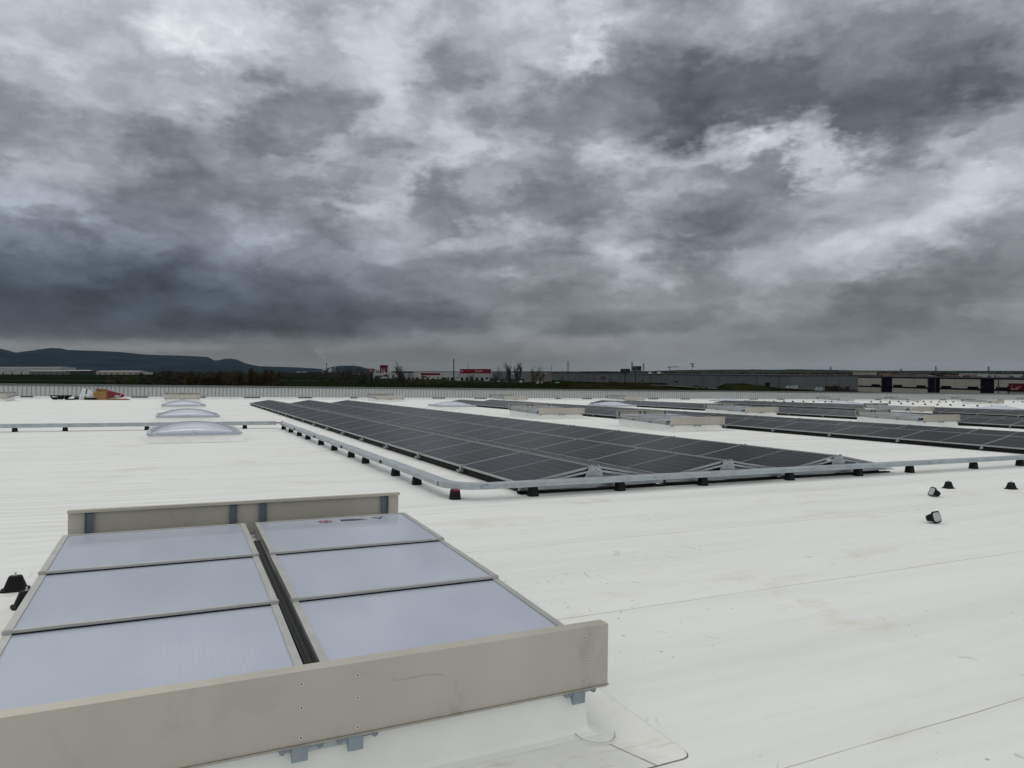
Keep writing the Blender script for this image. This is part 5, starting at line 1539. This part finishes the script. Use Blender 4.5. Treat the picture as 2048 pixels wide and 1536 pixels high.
#BLOBS#
blobs = [
    # px, py, rx, ry, rot, amp  (amp in display steps of 255)
    (250, 90, 560, 240, 0, 14), (415, 40, 190, 95, 8, 36), (465, 118, 90, 50, -20, 24), (590, 8, 150, 60, 0, -26), (25, 240, 220, 90, 0, -20), (60, 60, 260, 110, 0, 10), (150, 200, 260, 70, 0, -12), (300, 190, 200, 50, 10, 10), (800, 90, 160, 80, 30, 12), (880, 170, 90, 60, 20, -12), (960, 60, 120, 80, 0, -10),
    (440, 300, 220, 95, 6, -36), (425, 318, 150, 50, 4, -14), (612, 232, 150, 100, 25, -34), (690, 335, 240, 85, 20, -36), (590, 326, 150, 34, 18, 28), (750, 385, 160, 60, 22, 30), (625, 415, 130, 40, 5, 15),
    (890, 300, 160, 80, 25, 36), (725, 205, 190, 110, 60, 16), (880, 415, 130, 75, 0, -22), (525, 435, 180, 45, 0, -12), (330, 400, 260, 80, 0, -16), (100, 400, 150, 65, 0, 24), (215, 356, 70, 40, 0, 16), (248, 466, 60, 38, 0, 16),
    (110, 525, 420, 90, 0, -42), (20, 560, 300, 60, 0, -16), (350, 628, 680, 66, 0, -56), (120, 640, 420, 44, 0, -20), (520, 545, 330, 60, 0, -30), (770, 572, 330, 50, 0, -24), (965, 465, 110, 50, 10, 24), (550, 455, 130, 40, 10, 14), (700, 635, 480, 46, 0, -22),
    (1090, 70, 200, 130, 0, 12), (1170, 50, 70, 90, 20, 30), (1145, 112, 60, 50, 0, 22), (1380, 90, 420, 210, -20, -24), (1310, 220, 400, 110, 2, -32), (1240, 245, 260, 80, 4, -10), (1590, 165, 420, 140, -6, -30), (1960, 60, 420, 230, 0, -38), (1485, 85, 120, 80, 0, 16), (1650, 40, 200, 80, 0, 10),
    (1330, 292, 240, 46, 3, 44), (1550, 272, 110, 50, 22, 46), (1655, 285, 56, 95, -18, 56), (1700, 340, 90, 50, 0, 24), (1800, 300, 230, 100, 18, -34), (1900, 236, 120, 70, 30, -22), (1972, 240, 110, 60, 0, 34), (2045, 285, 60, 80, 0, -24),
    (1480, 425, 240, 130, 6, -40), (1500, 462, 170, 48, 8, -14), (1100, 412, 170, 62, 6, -38), (1730, 410, 330, 95, 10, 44), (1950, 400, 220, 80, 10, 24), (1125, 462, 130, 36, 12, 24), (1240, 476, 170, 50, 12, 20), (1020, 510, 160, 40, 8, -14),
    (1880, 575, 380, 84, 17, -40), (1180, 555, 120, 30, 10, -14), (1330, 540, 110, 34, 12, 14), (1420, 575, 140, 30, 10, -12), (1560, 590, 160, 26, 12, 12), (930, 520, 120, 40, 12, -12), (1010, 565, 90, 22, 0, 16), (820, 500, 130, 34, 15, 12), (680, 470, 150, 40, 8, -14), (420, 470, 120, 40, 0, -12), (330, 500, 100, 30, 0, 10), (1620, 480, 90, 40, 20, -10), (1330, 400, 120, 60, 30, 14), (1250, 350, 120, 40, 10, -12), (1000, 380, 90, 50, 20, 16), (1880, 480, 140, 34, 16, -12), (1800, 650, 220, 22, 6, 8), (1480, 655, 200, 22, 4, -8), (900, 655, 200, 22, 0, 8), (1520, 540, 300, 60, 5, 14), (1290, 640, 260, 34, 4, -24), (1700, 520, 220, 50, 12, 10), (1060, 590, 220, 36, 0, -12), (700, 722, 700, 52, 0, -24), (640, 690, 460, 18, 0, 6), (250, 688, 240, 13, 0, 12), (90, 672, 260, 22, 0, -8),
]
tot = None
for (px, py, rx, ry, rot, amp) in blobs:
    mp = t.n('ShaderNodeMapping', vector_type='TEXTURE')
    t.set(mp.inputs[0], AW)
    mp.inputs['Location'].default_value = (pa(px), pe(px, py), 0)
    mp.inputs['Rotation'].default_value = (0, 0, math.radians(rot))
    mp.inputs['Scale'].default_value = (rx / F, ry / F, 1)
    g = t.n('ShaderNodeTexGradient', gradient_type='SPHERICAL'); t.set(g.inputs[0], mp.outputs[0])
    # smoothstep falloff
    mr = t.n('ShaderNodeMapRange', interpolation_type='SMOOTHSTEP'); t.set(mr.inputs[0], g.outputs['Fac'])
    mr.inputs[1].default_value = 0; mr.inputs[2].default_value = .62; mr.inputs[3].default_value = 0; mr.inputs[4].default_value = amp / 255
    tot = mr.outputs[0] if tot is None else t.math('ADD', tot, mr.outputs[0])
base = t.ramp(t.math('DIVIDE', el, 1.0), (0, (.455, .455, .455, 1)), (.06, (.465, .465, .465, 1)), (.12, (.53, .53, .53, 1)), (.20, (.575, .575, .575, 1)), (.30, (.585, .585, .585, 1)), (.38, (.61, .61, .61, 1)), (.5, (.67, .67, .67, 1)), (.8, (.83, .83, .83, 1)))
bw = t.n('ShaderNodeRGBToBW'); t.set(bw.inputs[0], base)
back = t.math('MULTIPLY', t.ramp(t.math('MULTIPLY_ADD', sp.outputs[1], -1.0, .0), (.0, G1), (.5, W1)), t.ramp(el, (.0, (.18, .18, .18, 1)), (.35, (.36, .36, .36, 1)), (.8, (.04, .04, .04, 1))))
side = t.math('MULTIPLY', t.ramp(t.math('MULTIPLY_ADD', az, .8, .5), (.0, G1), (.6, W1)), .03)
nd4 = t.n('ShaderNodeTexNoise', noise_dimensions='2D', noise_type='RIDGED_MULTIFRACTAL')
t.set(nd4.inputs['Vector'], t.vmath('ADD', AE, t.scale(t.vmath('SUBTRACT', n2, (.5, .5, .5)), (.10, .10, 0))))
nd4.inputs['Scale'].default_value = 6.5; nd4.inputs['Detail'].default_value = 3; nd4.inputs['Roughness'].default_value = .5
d4 = t.math('MULTIPLY', t.math('SUBTRACT', .24, nd4.outputs['Fac']), .14)
d1 = t.math('MULTIPLY', t.math('SUBTRACT', t.noise(t.vmath('ADD', AE, t.scale(n1, (.25, .25, .25))), 5.0, 6, .50), .5), .22)
pl = t.vmath('DIVIDE', dr, t.comb(t.math('ADD', sp.outputs[2], .13), t.math('ADD', sp.outputs[2], .13), 1.0))
d2 = t.math('MULTIPLY', t.math('SUBTRACT', t.noise(t.vmath('ADD', pl, t.scale(n2, (.25, .25, 0))), 2.2, 6, .55), .5), .10)
fade = t.ramp(t.math('DIVIDE', el, .5), (.02, (.12, .12, .12, 1)), (.12, (.65, .65, .65, 1)), (.3, W1))
vor = t.n('ShaderNodeTexVoronoi', voronoi_dimensions='2D')
t.set(vor.inputs['Vector'], t.vmath('ADD', AE, t.scale(t.vmath('SUBTRACT', n2, (.5, .5, .5)), (.22, .22, 0)))); vor.inputs['Scale'].default_value = 9.0
vor2 = t.n('ShaderNodeTexVoronoi', voronoi_dimensions='2D')
t.set(vor2.inputs['Vector'], t.vmath('ADD', AE, t.scale(t.vmath('SUBTRACT', n3, (.5, .5, .5)), (.05, .05, 0)))); vor2.inputs['Scale'].default_value = 24.0
d3 = t.math('ADD', t.math('MULTIPLY', t.math('SUBTRACT', .42, vor.outputs['Distance']), .15), t.math('MULTIPLY', t.math('SUBTRACT', .42, vor2.outputs['Distance']), .045))
det = t.math('MULTIPLY', t.math('ADD', t.math('ADD', d1, d2), t.math('ADD', d3, d4)), fade)
B = t.math('ADD', t.math('ADD', bw.outputs[0], t.math('MULTIPLY', tot, .78)), t.math('ADD', t.math('ADD', det, back), side))
def tone(v, warm=0.0):
    # display value -> linear colour, bluish when dark, neutral when bright
    return None
warmc = t.ramp(B, (.0, rgb(22, 23, 26)), (.20, rgb(48, 51, 56)), (.30, rgb(72, 77, 83)), (.42, rgb(102, 106, 111)), (.55, rgb(136, 140, 145)), (.68, rgb(173, 178, 184)), (.80, rgb(205, 211, 217)), (.93, rgb(244, 247, 250)), (1.0, (1.05, 1.06, 1.08)))
blue = t.math('MULTIPLY', t.ramp(t.math('MULTIPLY_ADD', az, .8, .5), (.12, W1), (.5, G1)), t.ramp(t.math('DIVIDE', el, .3), (.10, G1), (.22, W1), (.8, G1)))
cc = t.mixc(blue, warmc, t.mixc(1.0, warmc, (.80, .98, 1.20, 1), 'MULTIPLY'))
# warm murk close to the horizon
hz = t.math('MULTIPLY', t.ramp(t.math('DIVIDE', el, .1), (.1, W1), (.30, (.7, .7, .7, 1)), (.45, G1)), t.ramp(t.math('MULTIPLY_ADD', az, .8, .5), (.0, (.4, .4, .4, 1)), (.15, (.95, .95, .95, 1)), (.5, (.8, .8, .8, 1)), (.66, (.12, .12, .12, 1))))
cc = t.mixc(t.math('MULTIPLY', hz, .75), cc, t.mixc(1.0, cc, (1.05, 1.0, .90, 1), 'MULTIPLY'))
skys = t.mixc(1.0, sky.outputs[0], (.10, .10, .10, 1), 'MULTIPLY')
cc = t.mixc(t.ramp(el, (.5, G1), (.8, W1)), cc, t.mixc(1.0, cc, (1.05, 1.0, .93, 1), 'MULTIPLY'))
cc = t.mixc(.97, skys, cc)
t.set(bg.inputs['Color'], cc)
bg.inputs['Strength'].default_value = 1.0
w.cycles.sampling_method = 'MANUAL'; w.cycles.sample_map_resolution = 512

sl = bpy.data.lights.new("sun", 'SUN'); sl.energy = .5; sl.angle = math.radians(25); sl.color = (1, .97, .93)
so = bpy.data.objects.new("sun", sl); COL.objects.link(so)
d = Vector((math.sin(SUN_AZ) * math.cos(SUN_EL), math.cos(SUN_AZ) * math.cos(SUN_EL), math.sin(SUN_EL)))
so.rotation_euler = (-d).to_track_quat('-Z', 'Y').to_euler()
so.location = (0, 0, 60)

S.view_settings.view_transform = 'Standard'
S.view_settings.look = 'None'
S.view_settings.exposure = 0
S.view_settings.gamma = 1
S.cycles.use_denoising = True
S.cycles.max_bounces = 6
S.cycles.transparent_max_bounces = 8
